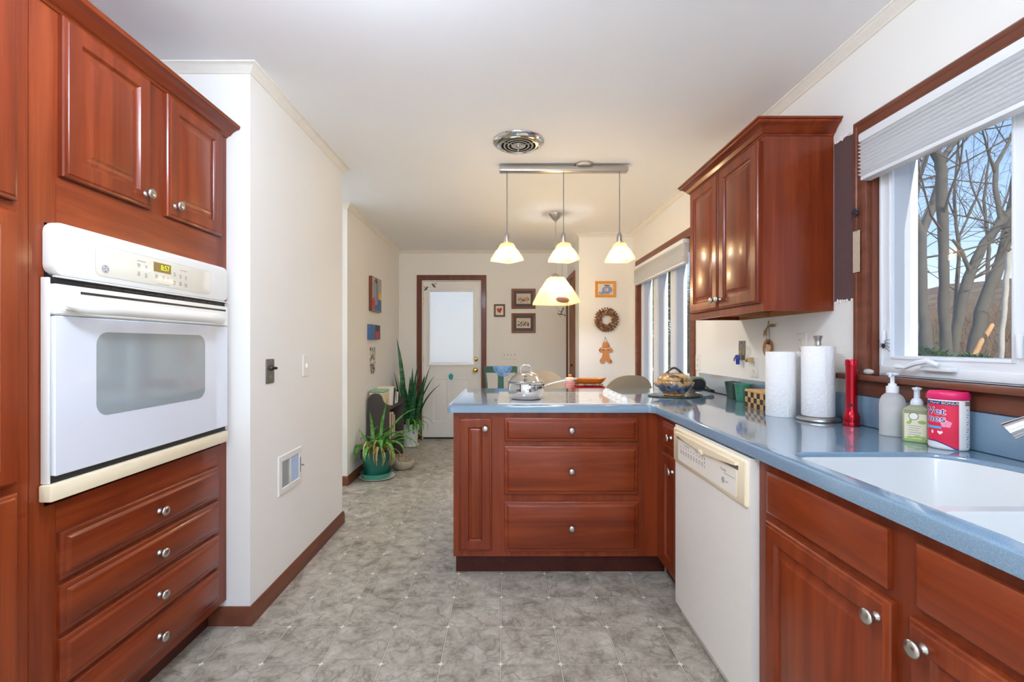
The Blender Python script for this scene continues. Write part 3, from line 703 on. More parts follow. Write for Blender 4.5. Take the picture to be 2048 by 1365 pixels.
# sink: two white bowls under the hole
sn = thing('kitchen_sink', 'white undermount double sink set in the blue-grey counter', 'sink', (1.08, .87, ZK - .25))
bm = bmesh.new(); ZS = ZU - .0005
def ring2(poly, o, z): return [bm.verts.new((x, y, z)) for x, y in offset(poly, o, True)]
hb = [(x, y) for x, y in hole]; YDIV = .905
A = [(x, y) for x, y in hb if y > YDIV + .05]
A = rpoly([(.835, YDIV + .014), (1.335, YDIV + .014)], 0) + [p for p in hb[2:]]
B = rpoly([(.835, .42), (1.335, .42), (1.335, YDIV - .014), (.835, YDIV - .014)], .045, 5)
rim = ring2(hole, -.012, ZS)
edges = [bm.edges.new((rim[i], rim[(i + 1) % len(rim)])) for i in range(len(rim))]
for poly in (A, B):
    L = [ring2(poly, o, z) for o, z in ((.0, ZS), (.003, ZS - .008), (.012, ZS - .13), (.024, ZS - .165), (.05, ZS - .18), (.09, ZS - .185))]
    for a, b in zip(L, L[1:]):
        for i in range(len(a)): bm.faces.new((a[i], a[(i + 1) % len(a)], b[(i + 1) % len(a)], b[i]))
    bm.faces.new(L[-1]); edges += [bm.edges.get((L[0][i], L[0][(i + 1) % len(poly)])) for i in range(len(poly))]
bmesh.ops.triangle_fill(bm, edges=edges, use_beauty=True, use_dissolve=False)
q = MB(); q.bm.free(); q.bm = bm; q.build('bowls', plain('sink_white', (218, 219, 217), .2, coat=.3, vary=.01), sn, 40)
for yy in (1.15, .68): MB().lathe((1.08, yy, ZS - .1845), [(.04, 0), (.04, .002), (.028, .001), (.02, -.0)], 24).build('drain', STEEL, sn)

# faucet: only the tip of its spout is in the photo
fa = thing('kitchen_faucet', 'chrome kitchen faucet whose spout tip shows over the sink', 'faucet', (1.372, .86, ZK))
m = MB(); m.lathe((1.368, .86, ZK + .0005), [(.026, 0), (.026, .006), (.020, .012), (.018, .10), (.020, .11), (.012, .12)], 24); m.build('body', CHROME, fa, 50)
ta = (1.165, 1.045); bz = ZK + .10; pts = []
for i in range(17):
    t = i / 16; pts.append((1.368 + (ta[0] - 1.368) * t, .86 + (ta[1] - .86) * t, bz + .075 * math.sin(math.pi * (t * .86 + .04)) - .008 * t))
p1 = pts[-1]; m = MB(); m.tube(pts, [.0175] * 14 + [.018, .019, .0205], 16); m.build('spout', CHROME, fa, 50)
m = MB(); m.tube([(1.368, .86, ZK + .115), (1.36, .80, ZK + .15), (1.35, .74, ZK + .165)], [.011, .009, .007], 12); m.build('lever_handle', CHROME, fa, 50)

# ------------------------------------------------------------------ ceiling: lamps and fan
# unseen opal globe lamps, added to fill the kitchen and dining area with light
def fill_globe(x, y, r, drop, label, mat=None):
    t = thing('fill_globe', label, 'added fill lamp', (x, y, ZC)); M = CM(ZC)
    MB().disc(M, x, y, [(.07, .0005), (.07, .012), (.05, .028), (.012, .034)], 28).build('canopy', NICKEL, t, 40)
    MB().tube([(x, y, ZC - .03), (x, y, ZC - drop - .02)], .008, 8).build('stem', NICKEL, t)
    MB().disc(M, x, y, [(.05, drop - .005), (.055, drop + .02), (.045, drop + .03)], 24).build('collar', NICKEL, t, 40)
    MB().ball((x, y, ZC - drop - r + .005), r, 28, 18).build('globe', mat or DIFF, t, 60)
fill_globe(-.45, .88, .13, .05, 'added opal fill globe on the kitchen ceiling just above the frame')
fill_globe(.1, -.5, .17, .45, 'added opal fill globe over the kitchen floor behind the camera', DIFF2)
fill_globe(-.3, -1.75, .17, .45, 'added opal fill globe near the added rear glazing', DIFF2)
fill_globe(-2.05, 2.6, .18, .12, 'added opal fill globe hidden in the side hall')

vf = thing('ceiling_vent', 'round chrome exhaust fan grille on the ceiling', 'vent', (.087, 2.73, ZC)); M = CM(ZC); vx, vy = .087, 2.73
MB().disc(M, vx, vy, [(.155, .0005), (.155, .004), (.150, .010), (.130, .022), (.112, .026), (.104, .026), (.102, .022), (.102, .0005)], 48, cap0=False, cap1=False).build('outer_ring', STEEL, vf, 50)
MB().disc(M, vx, vy, [(.101, .0005), (.101, .006)], 40).build('filter', plain('vent_filter', (52, 52, 54), .9, vary=.5, scale=300), vf)
for r in (.086, .063, .040):
    MB().disc(M, vx, vy, [(r - .006, .019), (r - .006, .025), (r + .004, .025), (r + .004, .019), (r - .006, .019)], 40, cap0=False, cap1=False).build('ring', STEEL, vf, 40)
for k in range(3):
    a = math.radians(90 + 120 * k); c, s = math.cos(a), math.sin(a); Mk = lambda u, v, w: (vx + u * c - v * s, vy + u * s + v * c, ZC - w)
    MB().rect(Mk, .034, .103, -.004, .004, [(0, .0182), (0, .0262)]).build('spoke', STEEL, vf)
MB().disc(M, vx, vy, [(.034, .018), (.034, .027), (.016, .027), (.014, .022), (.012, .022), (.010, .034), (.003, .036)], 28).build('hub', STEEL, vf, 40)

YP = 3.078; s294 = 294.0
bar = thing('pendant_rail', 'brushed metal rail on the ceiling carrying three small pendants', 'light rail', ((999 + 1255) / 2 / s294 - CX / s294, YP, ZC))
bx0, bx1 = (999 - CX) / s294, (1255 - CX) / s294
MB().box(bx0, bx1, YP - .028, YP + .028, ZC - .050, ZC - .0185, .003).build('rail_bar', NICKEL, bar)
cxm = (1167 - CX) / s294; MB().disc(CM(ZC), cxm, YP - .006, [(.064, .0005), (.064, .010), (.054, .018)], 40).build('canopy', NICKEL, bar)
def sq(c, h, z, rot):                                             # a square outline with slightly rounded corners
    L = []
    for i in range(4):
        for d in (-.022, .022):
            a = math.radians(45 + 90 * i) + rot; b = a + d * 1.6; r = h * 1.414
            L.append((c[0] + r * math.cos(b), c[1] + r * math.sin(b), z))
    return L
def lamp_light(t, x, y, z, w, r=.03):
    l = bpy.data.lights.new('bulb_light', 'POINT'); l.energy = w; l.color = (1, .96, .91); l.shadow_soft_size = r
    o = bpy.data.objects.new('bulb_light', l); C.objects.link(o); o.parent = t; o.location = Vector((x, y, z)) - t.location
PNAMES = ('small lit pendant with pyramid glass shade, turned corner-on, at the left end of the rail',
          'small lit pendant hanging at the middle of the rail above the saucepan lid',
          'small lit pendant with square ribbed shade, at the rail end nearest the window')
def ribbed(mb, L0, L1, ribs):                                      # fluted glass between two outlines
    pass
for i, (px, rot, label) in enumerate(((1014, math.radians(38), PNAMES[0]), (1127, math.radians(18), PNAMES[1]), (1239, math.radians(3), PNAMES[2]))):
    x = (px - CX) / s294; t = thing('pendant_lamp', label, 'pendant lamp', (x, YP, 1.93), 'small pendants on the ceiling rail'); c = (x, YP)
    MB().tube([(x, YP, 1.985), (x, YP, ZC - .050)], .0028, 8).build('cord', plain('grey_cord_%d' % i, (120, 120, 120), .5), t)
    MB().lathe((x, YP, 0), [(.006, 1.998), (.010, 1.990), (.017, 1.978), (.019, 1.966), (.019, 1.938), (.024, 1.934), (.024, 1.928), (.019, 1.926), (.019, 1.915)], 20).build('socket', NICKEL, t, 40)
    prf = [(.030, 1.920), (.034, 1.912), (.043, 1.886), (.052, 1.874), (.075, 1.826), (.079, 1.812), (.080, 1.800)]
    sh = MB(); sh.loops([sq(c, h, z, rot) for h, z in prf] + [sq(c, h - .004, z, rot) for h, z in prf[::-1]], True, False, False); sh.build('glass_shade', LAMPGLASS, t, 25)
    rb = MB()
    for q in range(4):
        a = rot + math.radians(90 * q); ca, sa = math.cos(a), math.sin(a)
        for k in range(-6, 7):
            w = k / 6.6
            rb.tube([(x + (h + .0005) * ca - w * h * .93 * sa, YP + (h + .0005) * sa + w * h * .93 * ca, z) for h, z in prf[1:6]], .0014, 5)
    rb.build('shade_ribs', LAMPGLASS, t)
    MB().ball((x, YP, 1.868), (.022, .022, .027), 14, 10).build('bulb', BULB, t, 60)
    lamp_light(t, x, YP, 1.835, PENDANT_W)
# dining lamp
YD_ = 4.229; s214 = F / YD_; xd = (1111 - CX) / s214
t = thing('pendant_lamp', 'large lit square pendant with wide glass shade over the dining table', 'pendant lamp', (xd, YD_, 1.7))
MB().disc(CM(ZC), xd, YD_, [(.062, .0005), (.062, .010), (.048, .022), (.044, .038), (.022, .058), (.010, .072), (.008, .082)], 28).build('canopy', NICKEL, t, 50)
MB().tube([(xd, YD_, ZC - .08), (xd, YD_, 1.87)], .006, 10).build('rod', NICKEL, t)
MB().lathe((xd, YD_, 0), [(.012, 1.895), (.034, 1.880), (.042, 1.866), (.046, 1.852), (.046, 1.846), (.02, 1.844), (.02, 1.81)], 24).build('socket', NICKEL, t, 40)
prf = [(.062, 1.856), (.072, 1.842), (.108, 1.772), (.116, 1.764), (.170, 1.648), (.176, 1.626), (.177, 1.612)]; rot = math.radians(9)
MB().loops([sq((xd, YD_), h, z, rot) for h, z in prf] + [sq((xd, YD_), h - .005, z, rot) for h, z in prf[::-1]], True, False, False).build('glass_shade', LAMPGLASS, t, 25)
rb = MB()
for q in range(4):
    a = rot + math.radians(90 * q); ca, sa = math.cos(a), math.sin(a)
    for k in range(-12, 13):
        w = k / 12.8; rb.tube([(xd + (h + .0005) * ca - w * h * .93 * sa, YD_ + (h + .0005) * sa + w * h * .93 * ca, z) for h, z in prf[1:6]], .0018, 5)
rb.build('shade_ribs', LAMPGLASS, t)
MB().ball((xd, YD_, 1.775), (.03, .03, .038), 14, 10).build('bulb', BULB, t, 60); lamp_light(t, xd, YD_, 1.72, PENDANT_W * 3.2, .04)
# airship ornament hanging by threads from the middle pendant
xa, za = (1121 - CX) / s294, PZ(603, YP); t = thing('airship_ornament', 'little copper airship toy with a wire rider, hanging under the middle pendant', 'ornament', (xa, YP - .11, za))
COPPER = plain('copper_leather', (176, 112, 82), .45, vary=.15, scale=50); WIRE = plain('dark_wire', (60, 54, 48), .6)
ya = YP - .11; m = MB(); L = []
for i in range(13):
    q = math.pi * (i + .25) / 12.5; r = .024 * math.sin(q) ** .8
    L.append([(xa - .044 * math.cos(q), ya + r * math.cos(2 * math.pi * k / 14), za + .004 * math.cos(q) + r * .85 * math.sin(2 * math.pi * k / 14)) for k in range(14)])
m.loops(L).build('airship_body', COPPER, t, 50)
m = MB()
m.tube([(xa, ya, za + .018), (xa - .004, ya, 1.83), (xa + .0, YP - .035, 1.934)], .0007, 5)
for dx in (-.028, .034): m.tube([(xa + dx, ya, za), (xa + dx * .3, ya, za + .10)], .0006, 5)
for dx, e in ((-.040, -.030), (.036, .026), (.030, .014)): m.tube([(xa + dx, ya, za), (xa + e, ya, za - .095)], .0006, 5)
m.build('threads', WIRE, t)
m = MB(); m.tube([(xa - .034, ya, za - .092), (xa - .01, ya, za - .096), (xa + .026, ya, za - .104)], [.003, .0035, .002], 8)
m.tube([(xa - .012, ya, za - .094), (xa - .004, ya, za - .074), (xa + .002, ya, za - .064)], [.003, .004, .003], 8); m.ball((xa + .004, ya, za - .058), .0055, 10, 8)
m.tube([(xa - .004, ya, za - .078), (xa - .018, ya, za - .078), (xa - .026, ya, za - .068)], .0016, 6)
for dx in (-.02, .012): m.tube([(xa + dx, ya, za - .098), (xa + dx + .004, ya - .006, za - .114)], .0014, 6)
m.build('wire_rider', WIRE, t)

# ------------------------------------------------------------------ wall plates
def plate(name, M, u, v, w, h, label, mat, cat, group=None):
    t = thing(name, label, cat, M(u, v, 0), group)
    MB().rrect(M, u - w / 2, u + w / 2, v - h / 2, v + h / 2, .004, [(0, .0004), (0, .003), (.0025, .0055)], 3).build('cover_plate', mat, t, 40); return t
def outlet(M, u, v, label):
    t = plate('wall_outlet', M, u, v, .072, .116, label, IVORY, 'outlet', 'wall outlets over the counter')
    for dz in (.021, -.021):
        r = MB().disc(M, u, v + dz, [(.0165, .0056), (.0165, .0068), (.015, .0074)], 20, 1, .85).build('receptacle', IVORY, t, 40)
        m = MB()
        for du in (-.006, .006): m.rect(M, u + du - .0011, u + du + .0011, v + dz - .001, v + dz + .007, [(0, .0075), (0, .0079)])
        m.disc(M, u, v + dz - .007, [(.0023, .0075), (.0023, .0079)], 8); m.build('slots', DARK, r)
    MB().disc(M, u, v, [(.003, .0056), (.002, .0065)], 10).build('screw', IVORY, t); return t
M = XM(XR)
outlet(M, 3.308, PZ(725.5, 3.308), 'white outlet on the wall by the corner of the backsplash, behind the stoneware pot')
o1 = outlet(M, 2.560, 1.103, 'white outlet with a night light plugged in, above the green mugs')
outlet(M, 2.155, 1.228, 'white outlet peeking out above the towel rolls, between roll and upright finial')
nl = thing('night_light', 'small plug-in night light with clear glass shell over the outlet', 'night light', (XR - .03, 2.575, 1.14))
m = MB(); m.box(XR - .040, XR - .0082, 2.562, 2.592, 1.130, 1.158, .004); m.build('plug_body', plain('tan_plug', (206, 176, 132), .4), nl)
MB().ball((XR - .040, 2.572, 1.142), .009, 10, 8).build('sensor', BRASS, nl)
m = MB(); L = [(.003, 1.159), (.012, 1.163), (.020, 1.178), (.022, 1.196), (.016, 1.214), (.004, 1.222)]; m.lathe((XR - .034, 2.577, 0), L, 20, .9); m.build('glass_shell', CLEAR, nl, 60)
# metal jack plate with a blue elephant charm hung on it
jp = plate('phone_jack_plate', M, 2.695, 1.196, .070, .115, 'grey metal phone jack plate with a hook, left of the night light', PEWTER, 'wall plate')
MB().rect(M, 2.687, 2.703, 1.178, 1.196, [(0, .0056), (0, .014), (.002, .016)]).build('jack', BRASS, jp); MB().disc(M, 2.695, 1.240, [(.004, .0056), (.003, .008)], 10).build('screw', DARK, jp)
BLUEC = plain('cobalt_enamel', (44, 58, 150), .35)
bc = thing('blue_elephant_charm', 'tiny cobalt blue elephant charm hanging on the metal jack plate', 'charm', (XR - .024, 2.70, 1.15))
m = MB(); yb = 2.700; xb = XR - .026
m.ball((xb, yb, 1.142), (.010, .018, .018), 12, 8).ball((xb - .002, yb + .006, 1.160), (.009, .013, .010), 12, 8).ball((xb, yb - .016, 1.158), (.004, .010, .011), 10, 8).ball((xb, yb + .022, 1.158), (.004, .009, .010), 10, 8)
m.tube([(xb - .004, yb + .012, 1.158), (xb - .010, yb + .020, 1.145), (xb - .010, yb + .022, 1.130)], [.005, .004, .003], 8)
for dy in (-.010, .008): m.tube([(xb, yb + dy, 1.135), (xb, yb + dy, 1.112)], [.007, .006], 8)
m.build('elephant', BLUEC, bc, 50); MB().tube([(xb, yb, 1.166), (XR - .016, yb, 1.182), (XR - .012, yb - .003, 1.188)], .0012, 6).build('loop', PEWTER, bc)
# left partition plates
M = XP(XL)
tp = plate('rotary_switch_plate', M, 2.149, PZ(743, 2.149), .072, .116, 'grey metal wall plate with dark rotary switch on the white partition', PEWTER, 'switch')
MB().disc(M, 2.152, 1.118, [(.013, .0056), (.011, .014), (.007, .018), (.006, .034), (.003, .036)], 16).build('switch_knob', BLACK, tp, 40)
m = MB(); m.disc(M, 2.149, 1.154, [(.003, .0056), (.002, .007)], 10); m.build('screw', NICKEL, tp)
MB().rect(M, 2.136, 2.162, 1.078, 1.083, [(0, .0056), (0, .006)]).build('lettering_mark', INKGREY, tp)
sw = plate('light_switch', M, 2.535, PZ(732, 2.535), .070, .116, 'single white light switch on the white partition', IVORY, 'switch')
MB().rect(M, 2.530, 2.540, 1.101, 1.125, [(0, .0056), (0, .007), (.002, .014)]).build('toggle', IVORY, sw)
m = MB(); m.disc(M, 2.535, 1.155, [(.003, .0056), (.002, .0065)], 10); m.build('screw', INKPALE, sw)
# return-air grille
gr = thing('wall_register', 'white metal air register low on the white partition, half its louvres showing dark', 'register', (XL, 2.35, .58)); g0, g1, h0, h1 = 2.224, 2.476, .479, .676
m = MB(); m.sweep([(g1, h0), (g1, h1), (g0, h1), (g0, h0)], [(0, .0005), (0, .003), (.004, .007), (.030, .009), (.034, .006), (.034, .0005)], M, True); m.build('frame', WHITE, gr)
MB().box(XL + .0005, XL + .0015, g0 + .034, g1 - .034, h0 + .03, h1 - .03).build('duct_opening', DARK, gr)
MB().box(XL + .0016, XL + .0085, 2.338, 2.350, h0 + .034, h1 - .034).build('divider', WHITE, gr)
for i in range(8):
    yy = g0 + .038 + i * .0105; MB().loops([[(XL + .002, yy + .005, z), (XL + .002, yy + .0062, z), (XL + .0085, yy + .0012, z), (XL + .0085, yy, z)] for z in (h0 + .034, h1 - .034)]).build('louvre', WHITE, gr)
PALEB = plain('pale_blue_damper', (184, 206, 238), .4)
MB().box(XL + .002, XL + .006, 2.352, g1 - .038, h0 + .036, h1 - .036).build('damper_panel', PALEB, gr)
m = MB(); m.box(XL + .009, XL + .011, 2.452, 2.456, .54, .62).tube([(XL + .009, 2.454, .578), (XL + .028, 2.456, .578)], [.003, .004], 8); m.build('damper_lever', PEWTER, gr)
# four-gang switch on the back wall
M = YM(YB); cx_, cz_ = PX(1019, YB), PZ(710, YB)
fg = plate('light_switch', M, cx_, cz_, .208, .116, 'wide four-toggle white switch plate between back door and closet', IVORY, 'switch')
for k in range(4):
    u = cx_ - .069 + k * .046; q = MB(); q.rect(M, u - .005, u + .005, cz_ - .012, cz_ + .012, [(0, .0056), (0, .007), (.002, .014)]); q.build('toggle', INKPALE, fg)

# ------------------------------------------------------------------ pictures
FRPROF = [(0, .0006), (0, .014), (.004, .018), (.5, .015), (1.0, .010), (1.0, .006)]
def picture(M, u0, u1, v0, v1, fw, label, fmat, matmat, mw, art, name='framed_picture'):
    t = thing(name, label, 'picture', M((u0 + u1) / 2, v0, 0))
    pr = [(i if i in (0, .004) else i * fw, h) for i, h in FRPROF]
    MB().sweep([(u1, v0), (u1, v1), (u0, v1), (u0, v0)], [(o, h) for o, h in pr], M, True).build('frame', fmat, t)
    MB().rect(M, u0 + fw * .9, u1 - fw * .9, v0 + fw * .9, v1 - fw * .9, [(0, .001), (0, .0065)]).build('mat_board', matmat, t)
    a = fw + mw; art(t, M, u0 + a, u1 - a, v0 + a, v1 - a); return t
def sheet(t, M, u0, u1, v0, v1, mat, w=.0066, name='print'): return MB().rect(M, u0, u1, v0, v1, [(0, w), (0, w + .0004)]).build(name, mat, t)
def blobs(M, pts, w, seg=14):                                      # flat painted patches
    m = MB()
    for k, (u, v, a, b) in enumerate(pts): m.disc(M, u, v, [(1, w + k * .00003), (.97, w + .0003 + k * .00003)], seg, a, b)
    return m
FRMAHOG = plain('mahogany_frame', (122, 66, 38), .4, vary=.2, scale=14); FROLIVE = plain('olive_wood_frame', (110, 78, 48), .45, vary=.15); FRPINE = plain('honey_pine_frame', (222, 148, 52), .4, vary=.12)
MATGREY = plain('grey_mat', (92, 88, 92), .8); MATWHITE = plain('white_mat', (228, 224, 214), .8)
PRINTP = plain('aged_print_paper', (218, 202, 182), .7, vary=.06); LEAFB = plain('pressed_leaf_brown', (134, 104, 84), .8, vary=.3, scale=90); LEAFG = plain('pressed_leaf_grey', (92, 84, 86), .8, vary=.3, scale=90)
GREENI = plain('green_ink', (84, 110, 56), .7); REDI = plain('red_paint', (200, 50, 30), .6, vary=.2, scale=60); YELI = plain('yellow_paint', (232, 194, 40), .6); BLUEI = plain('blue_paint', (72, 110, 160), .6, vary=.25, scale=40); LAVI = plain('lavender_paint', (140, 150, 190), .6, vary=.25, scale=40); GREYI = plain('warm_grey_paint', (176, 166, 158), .6, vary=.2, scale=40); DKI = plain('dark_paint', (70, 60, 56), .6, vary=.3, scale=50)
def art_straw(t, M, a, b, c, d):
    p = sheet(t, M, a, b, c, d, MATWHITE); u, v = (a + b) / 2, (c + d) / 2
    blobs(M, [(u - .016, v + .008, .018, .016), (u + .016, v + .012, .018, .016), (u + .002, v - .014, .016, .018)], .0072).build('strawberries', REDI, p)
    blobs(M, [(u - .02, v + .026, .016, .005), (u + .018, v + .030, .018, .005), (u - .022, v - .012, .006, .010)], .0071).build('leaves', GREENI, p)
def art_leaf(mat, seed):
    def f(t, M, a, b, c, d):
        p = sheet(t, M, a, b, c, d, PRINTP); r = random.Random(seed); u, v = (a + b) / 2, (c + d) / 2; m = MB()
        for k in range(5):
            x = a + (b - a) * (.18 + .16 * k); m.tube([M(x, c + .018, .0074), M(x + r.uniform(-.01, .01), d - .02 - r.random() * .02, .0074)], .0007, 4)
            for q in range(5):
                z = c + .03 + (d - c - .06) * q / 6; sgn = 1 if q % 2 else -1; m.disc(M, x + sgn * r.uniform(.004, .011), z + r.uniform(-.008, .008), [(1, .0072 + q * 1e-5), (.95, .0075 + q * 1e-5)], 9, r.uniform(.003, .010), r.uniform(.004, .013))
        m.build('pressed_leaves', mat, p)
    return f
def art_bird(t, M, a, b, c, d):
    p = sheet(t, M, a, b, c, d, MATWHITE); w, h = b - a, d - c
    blobs(M, [(a + w * .62, c + h * .42, w * .36, h * .40), (a + w * .3, c + h * .16, w * .28, h * .15)], .0071, 20).build('grey_wash', LAVI, p)
    for f_ in ((.18, .36, .08, .16), (.58, .48, .12, .16), (.9, .1, .08, .08)): blobs(M, [(a + w * f_[0], c + h * f_[1], w * f_[2], h * f_[3])], .0075, 14).build('pale_form', MATWHITE, p)
    blobs(M, [(a + w * .60, c + h * .88, w * .22, h * .05), (a + w * .56, c + h * .50, w * .04, h * .06)], .0079, 14).build('dark_forms', DKI, p)
M = YM(YB)
def bpic(x0, x1, ya, yb, *r): return picture(M, PX(x0, YB), PX(x1, YB), PZ(yb, YB), PZ(ya, YB), *r)
bpic(988, 1010, 609, 634, .022, 'tiny dark-framed strawberry picture right of the back door', FROLIVE, MATWHITE, .0, art_straw)
bpic(1023, 1071, 578, 618, .030, 'mahogany-framed pressed plant print with grey mat, upper of two on the back wall', FRMAHOG, MATGREY, .034, art_leaf(LEAFB, 3))
bpic(1023, 1071, 627, 666.5, .030, 'mahogany-framed dark plant print with grey mat, lower of two on the back wall', FRMAHOG, MATGREY, .034, art_leaf(LEAFG, 5))
M = YM(YBUMP)
picture(M, PX(1190, YBUMP), PX(1231, YBUMP), PZ(595, YBUMP), PZ(563, YBUMP), .030, 'honey-pine framed grey still life above the pinecone wreath', FRPINE, MATWHITE, .002, art_bird)
# wreath
wx, wz, = PX(1212, YBUMP), PZ(640, YBUMP); t = thing('pinecone_wreath', 'round brown pinecone wreath on the white closet wall', 'wreath', (wx, YBUMP - .02, wz)); R0 = .092
CONE = plain('pinecone_brown', (120, 82, 54), .75, vary=.35, scale=120); CONEL = plain('pinecone_tip', (166, 124, 90), .75, vary=.25, scale=120)
m = MB(); m.tube([(wx + R0 * math.cos(a), YBUMP - .016, wz + R0 * math.sin(a)) for a in [2 * math.pi * k / 28 for k in range(29)]], .014, 8, False); m.build('wreath_ring', CONE, t)
rr = random.Random(2); m = MB()
for k in range(190):
    a = 2 * math.pi * k / 150 * 7.31; rad = R0 + rr.uniform(-.034, .032) ; yy = YBUMP - .024 - .016 * math.cos((rad - R0) / .034 * 1.4) * rr.random()
    m.mi = k % 3 == 0; s = rr.uniform(.009, .014); m.ball((wx + rad * math.cos(a), yy, wz + rad * math.sin(a)), (s, s, s * rr.uniform(.7, 1.2)), 7, 5)
m.mi = 0
for k in range(26):
    a = 2 * math.pi * k / 26; m.tube([(wx + .118 * math.cos(a), YBUMP - .022, wz + .118 * math.sin(a)), (wx + .136 * math.cos(a + .05), YBUMP - .02, wz + .136 * math.sin(a + .05))], [.010, .005], 6)
m.build('pinecones', [CONE, CONEL], t, 60)
# gingerbread figure on a string
gx, gz = PX(1211, YBUMP), PZ(705, YBUMP); t = thing('gingerbread_ornament', 'flat gingerbread figure hanging by a string below the pinecone wreath', 'ornament', (gx, YBUMP - .012, gz))
GB = plain('gingerbread', (206, 138, 78), .7, vary=.1, scale=50); GBD = plain('brown_icing', (150, 92, 60), .7)
u0 = 1 / (F / YBUMP)
pts = [(-6, 1), (-13, 0), (-15, 5), (-12, 9), (-5, 10), (5, 10), (12, 9), (15, 5), (13, 0), (6, 1), (8, -10), (13, -16), (12, -21), (6, -22), (1, -16), (-1, -16), (-6, -22), (-12, -21), (-13, -16), (-8, -10)]
poly = rpoly([(gx + x * u0 * .92, gz + y * u0) for x, y in pts], .008, 3)
m = MB(); m.prism(poly, YM(YBUMP), .004, .016); m.build('body', GB, t, 30)
m = MB(); m.disc(YM(YBUMP), gx, gz + 14.5 * u0, [(.038, .004), (.038, .014), (.034, .017)], 20); m.build('head', GB, t, 40)
m = MB()
for x, y in ((-5, 5), (5, 5), (10, -18), (-12, 4)): m.disc(YM(YBUMP), gx + x * u0, gz + y * u0, [(.011, .0162), (.009, .018)], 10)
m.build('heart_icing', GBD, t)
m = MB(); m.tube([(gx + .048 * math.cos(a), YBUMP - .018, gz + 8.5 * u0 + .010 * math.sin(a)) for a in [math.pi * k / 8 - math.pi for k in range(9)]], .0035, 6); m.build('rope_collar', PAPERW, t)
m = MB(); ap = (gx - .5 * u0, YBUMP - .006, PZ(675, YBUMP)); m.tube([(gx - 9 * u0, YBUMP - .017, gz + 9 * u0), ap], .0014, 5).tube([(gx + 9 * u0, YBUMP - .017, gz + 9 * u0), ap], .0014, 5); m.tube([(ap[0], YBUMP, ap[2]), (ap[0], YBUMP - .009, ap[2])], .002, 6); m.build('hanging_string', WIRE, t)
# canvases on the far left wall
M = XP(XFL)
def canvas(y0, y1, z0, z1, d, label, side):
    t = thing('canvas_painting', label, 'painting', (XFL, (y0 + y1) / 2, z0))
    MB().box(XFL + .0006, XFL + d, y0, y1, z0, z1).build('stretcher', side, t); return t
y0, y1, z0, z1 = 4.575, 4.92, 1.577, 1.928; w = .0355
t = canvas(y0, y1, z0, z1, w - .0005, 'tall brown-edged still life canvas with red and yellow fruit on the far left wall', FRMAHOG)
p = MB().rect(M, y0 + .006, y1 - .004, z0 + .006, z1 - .006, [(0, w - .0006), (0, w)]).build('painted_face', GREYI, t)
dy, dz = y1 - y0, z1 - z0
m = MB(); m.prism([(y0 + .01, z0 + .01), (y1 - .008, z0 + .01), (y1 - .008, z0 + dz * .36), (y0 + dy * .62, z0 + dz * .38), (y0 + dy * .5, z0 + dz * .2), (y0 + .01, z0 + dz * .16)], M, w, w + .0003); m.build('blue_cloth', BLUEI, p)
m = MB(); m.prism([(y0 + dy * .3, z0 + dz * .05), (y0 + dy * .6, z0 + dz * .4), (y0 + dy * .5, z0 + dz * .95), (y0 + dy * .34, z0 + dz * .95)], M, w, w + .0002); m.build('lavender_fold', LAVI, p)
blobs(M, [(y0 + dy * .16, z0 + dz * .22, dy * .15, dz * .18)], w + .0004, 16).build('red_fruit', REDI, p)
blobs(M, [(y0 + dy * .83, z0 + dz * .48, dy * .15, dz * .11)], w + .0004, 16).build('yellow_fruit', YELI, p)
m = blobs(M, [(y0 + dy * .42, z0 + dz * .9, dy * .12, dz * .07)], w + .0004)
for f in (.22, .45, .6): m.prism([(y0 + dy * f, z0 + dz * .3), (y0 + dy * (f + .03), z0 + dz * .3), (y0 + dy * (f + .01), z0 + dz * .9), (y0 + dy * (f - .03), z0 + dz * .9)], M, w + .0003, w + .0005)
m.build('dark_strokes', DKI, p)
y0, y1, z0, z1 = 4.525, 4.875, 1.287, 1.435; dy, dz = y1 - y0, z1 - z0
t = canvas(y0, y1, z0, z1, w - .0005, 'small blue canvas with a red vessel on the far left wall', BLUEI)
p = MB().rect(M, y0, y1, z0, z1, [(0, w - .0004), (0, w)]).build('painted_face', BLUEI, t)
MB().prism([(y0 + dy * .45, z0), (y0 + dy * .9, z0), (y0 + dy * .9, z1), (y0 + dy * .45, z1)], M, w, w + .0003).build('dark_ground', DKI, p)
MB().prism([(y0 + dy * .52, z0 + .004), (y0 + dy * .82, z0 + .004), (y0 + dy * .88, z0 + dz * .62), (y0 + dy * .67, z0 + dz * .52), (y0 + dy * .48, z0 + dz * .62)], M, w + .0003, w + .0006).build('red_vessel', REDI, p)
# woodcut print on loose paper
y0, y1, z0, z1 = 4.525, 4.86, .835, 1.275
t = thing('paper_print', 'black-and-white woodcut print on loose paper below the small canvas', 'print', (XFL, 4.69, z0))
MB().rect(M, y0, y1, z0, z1, [(0, .0008), (0, .0016)]).build('paper', PAPERW, t)
def wc():
    k = N('woodcut_ink'); v = k.coord((1, 1, .6)); w = k.n('TexWave'); k.l(v, w.inputs['Vector']); w.inputs['Scale'].default_value = 26; w.inputs['Distortion'].default_value = 11; w.inputs['Detail'].default_value = 3
    k.pbr(k.ramp(w.outputs['Fac'], [(.30, lin((52, 42, 38))), (.36, lin((232, 226, 214)))]), .7); return k.m
MB().rect(M, 4.61, 4.80, .925, 1.205, [(0, .0017), (0, .0021)]).build('woodcut', wc(), t)
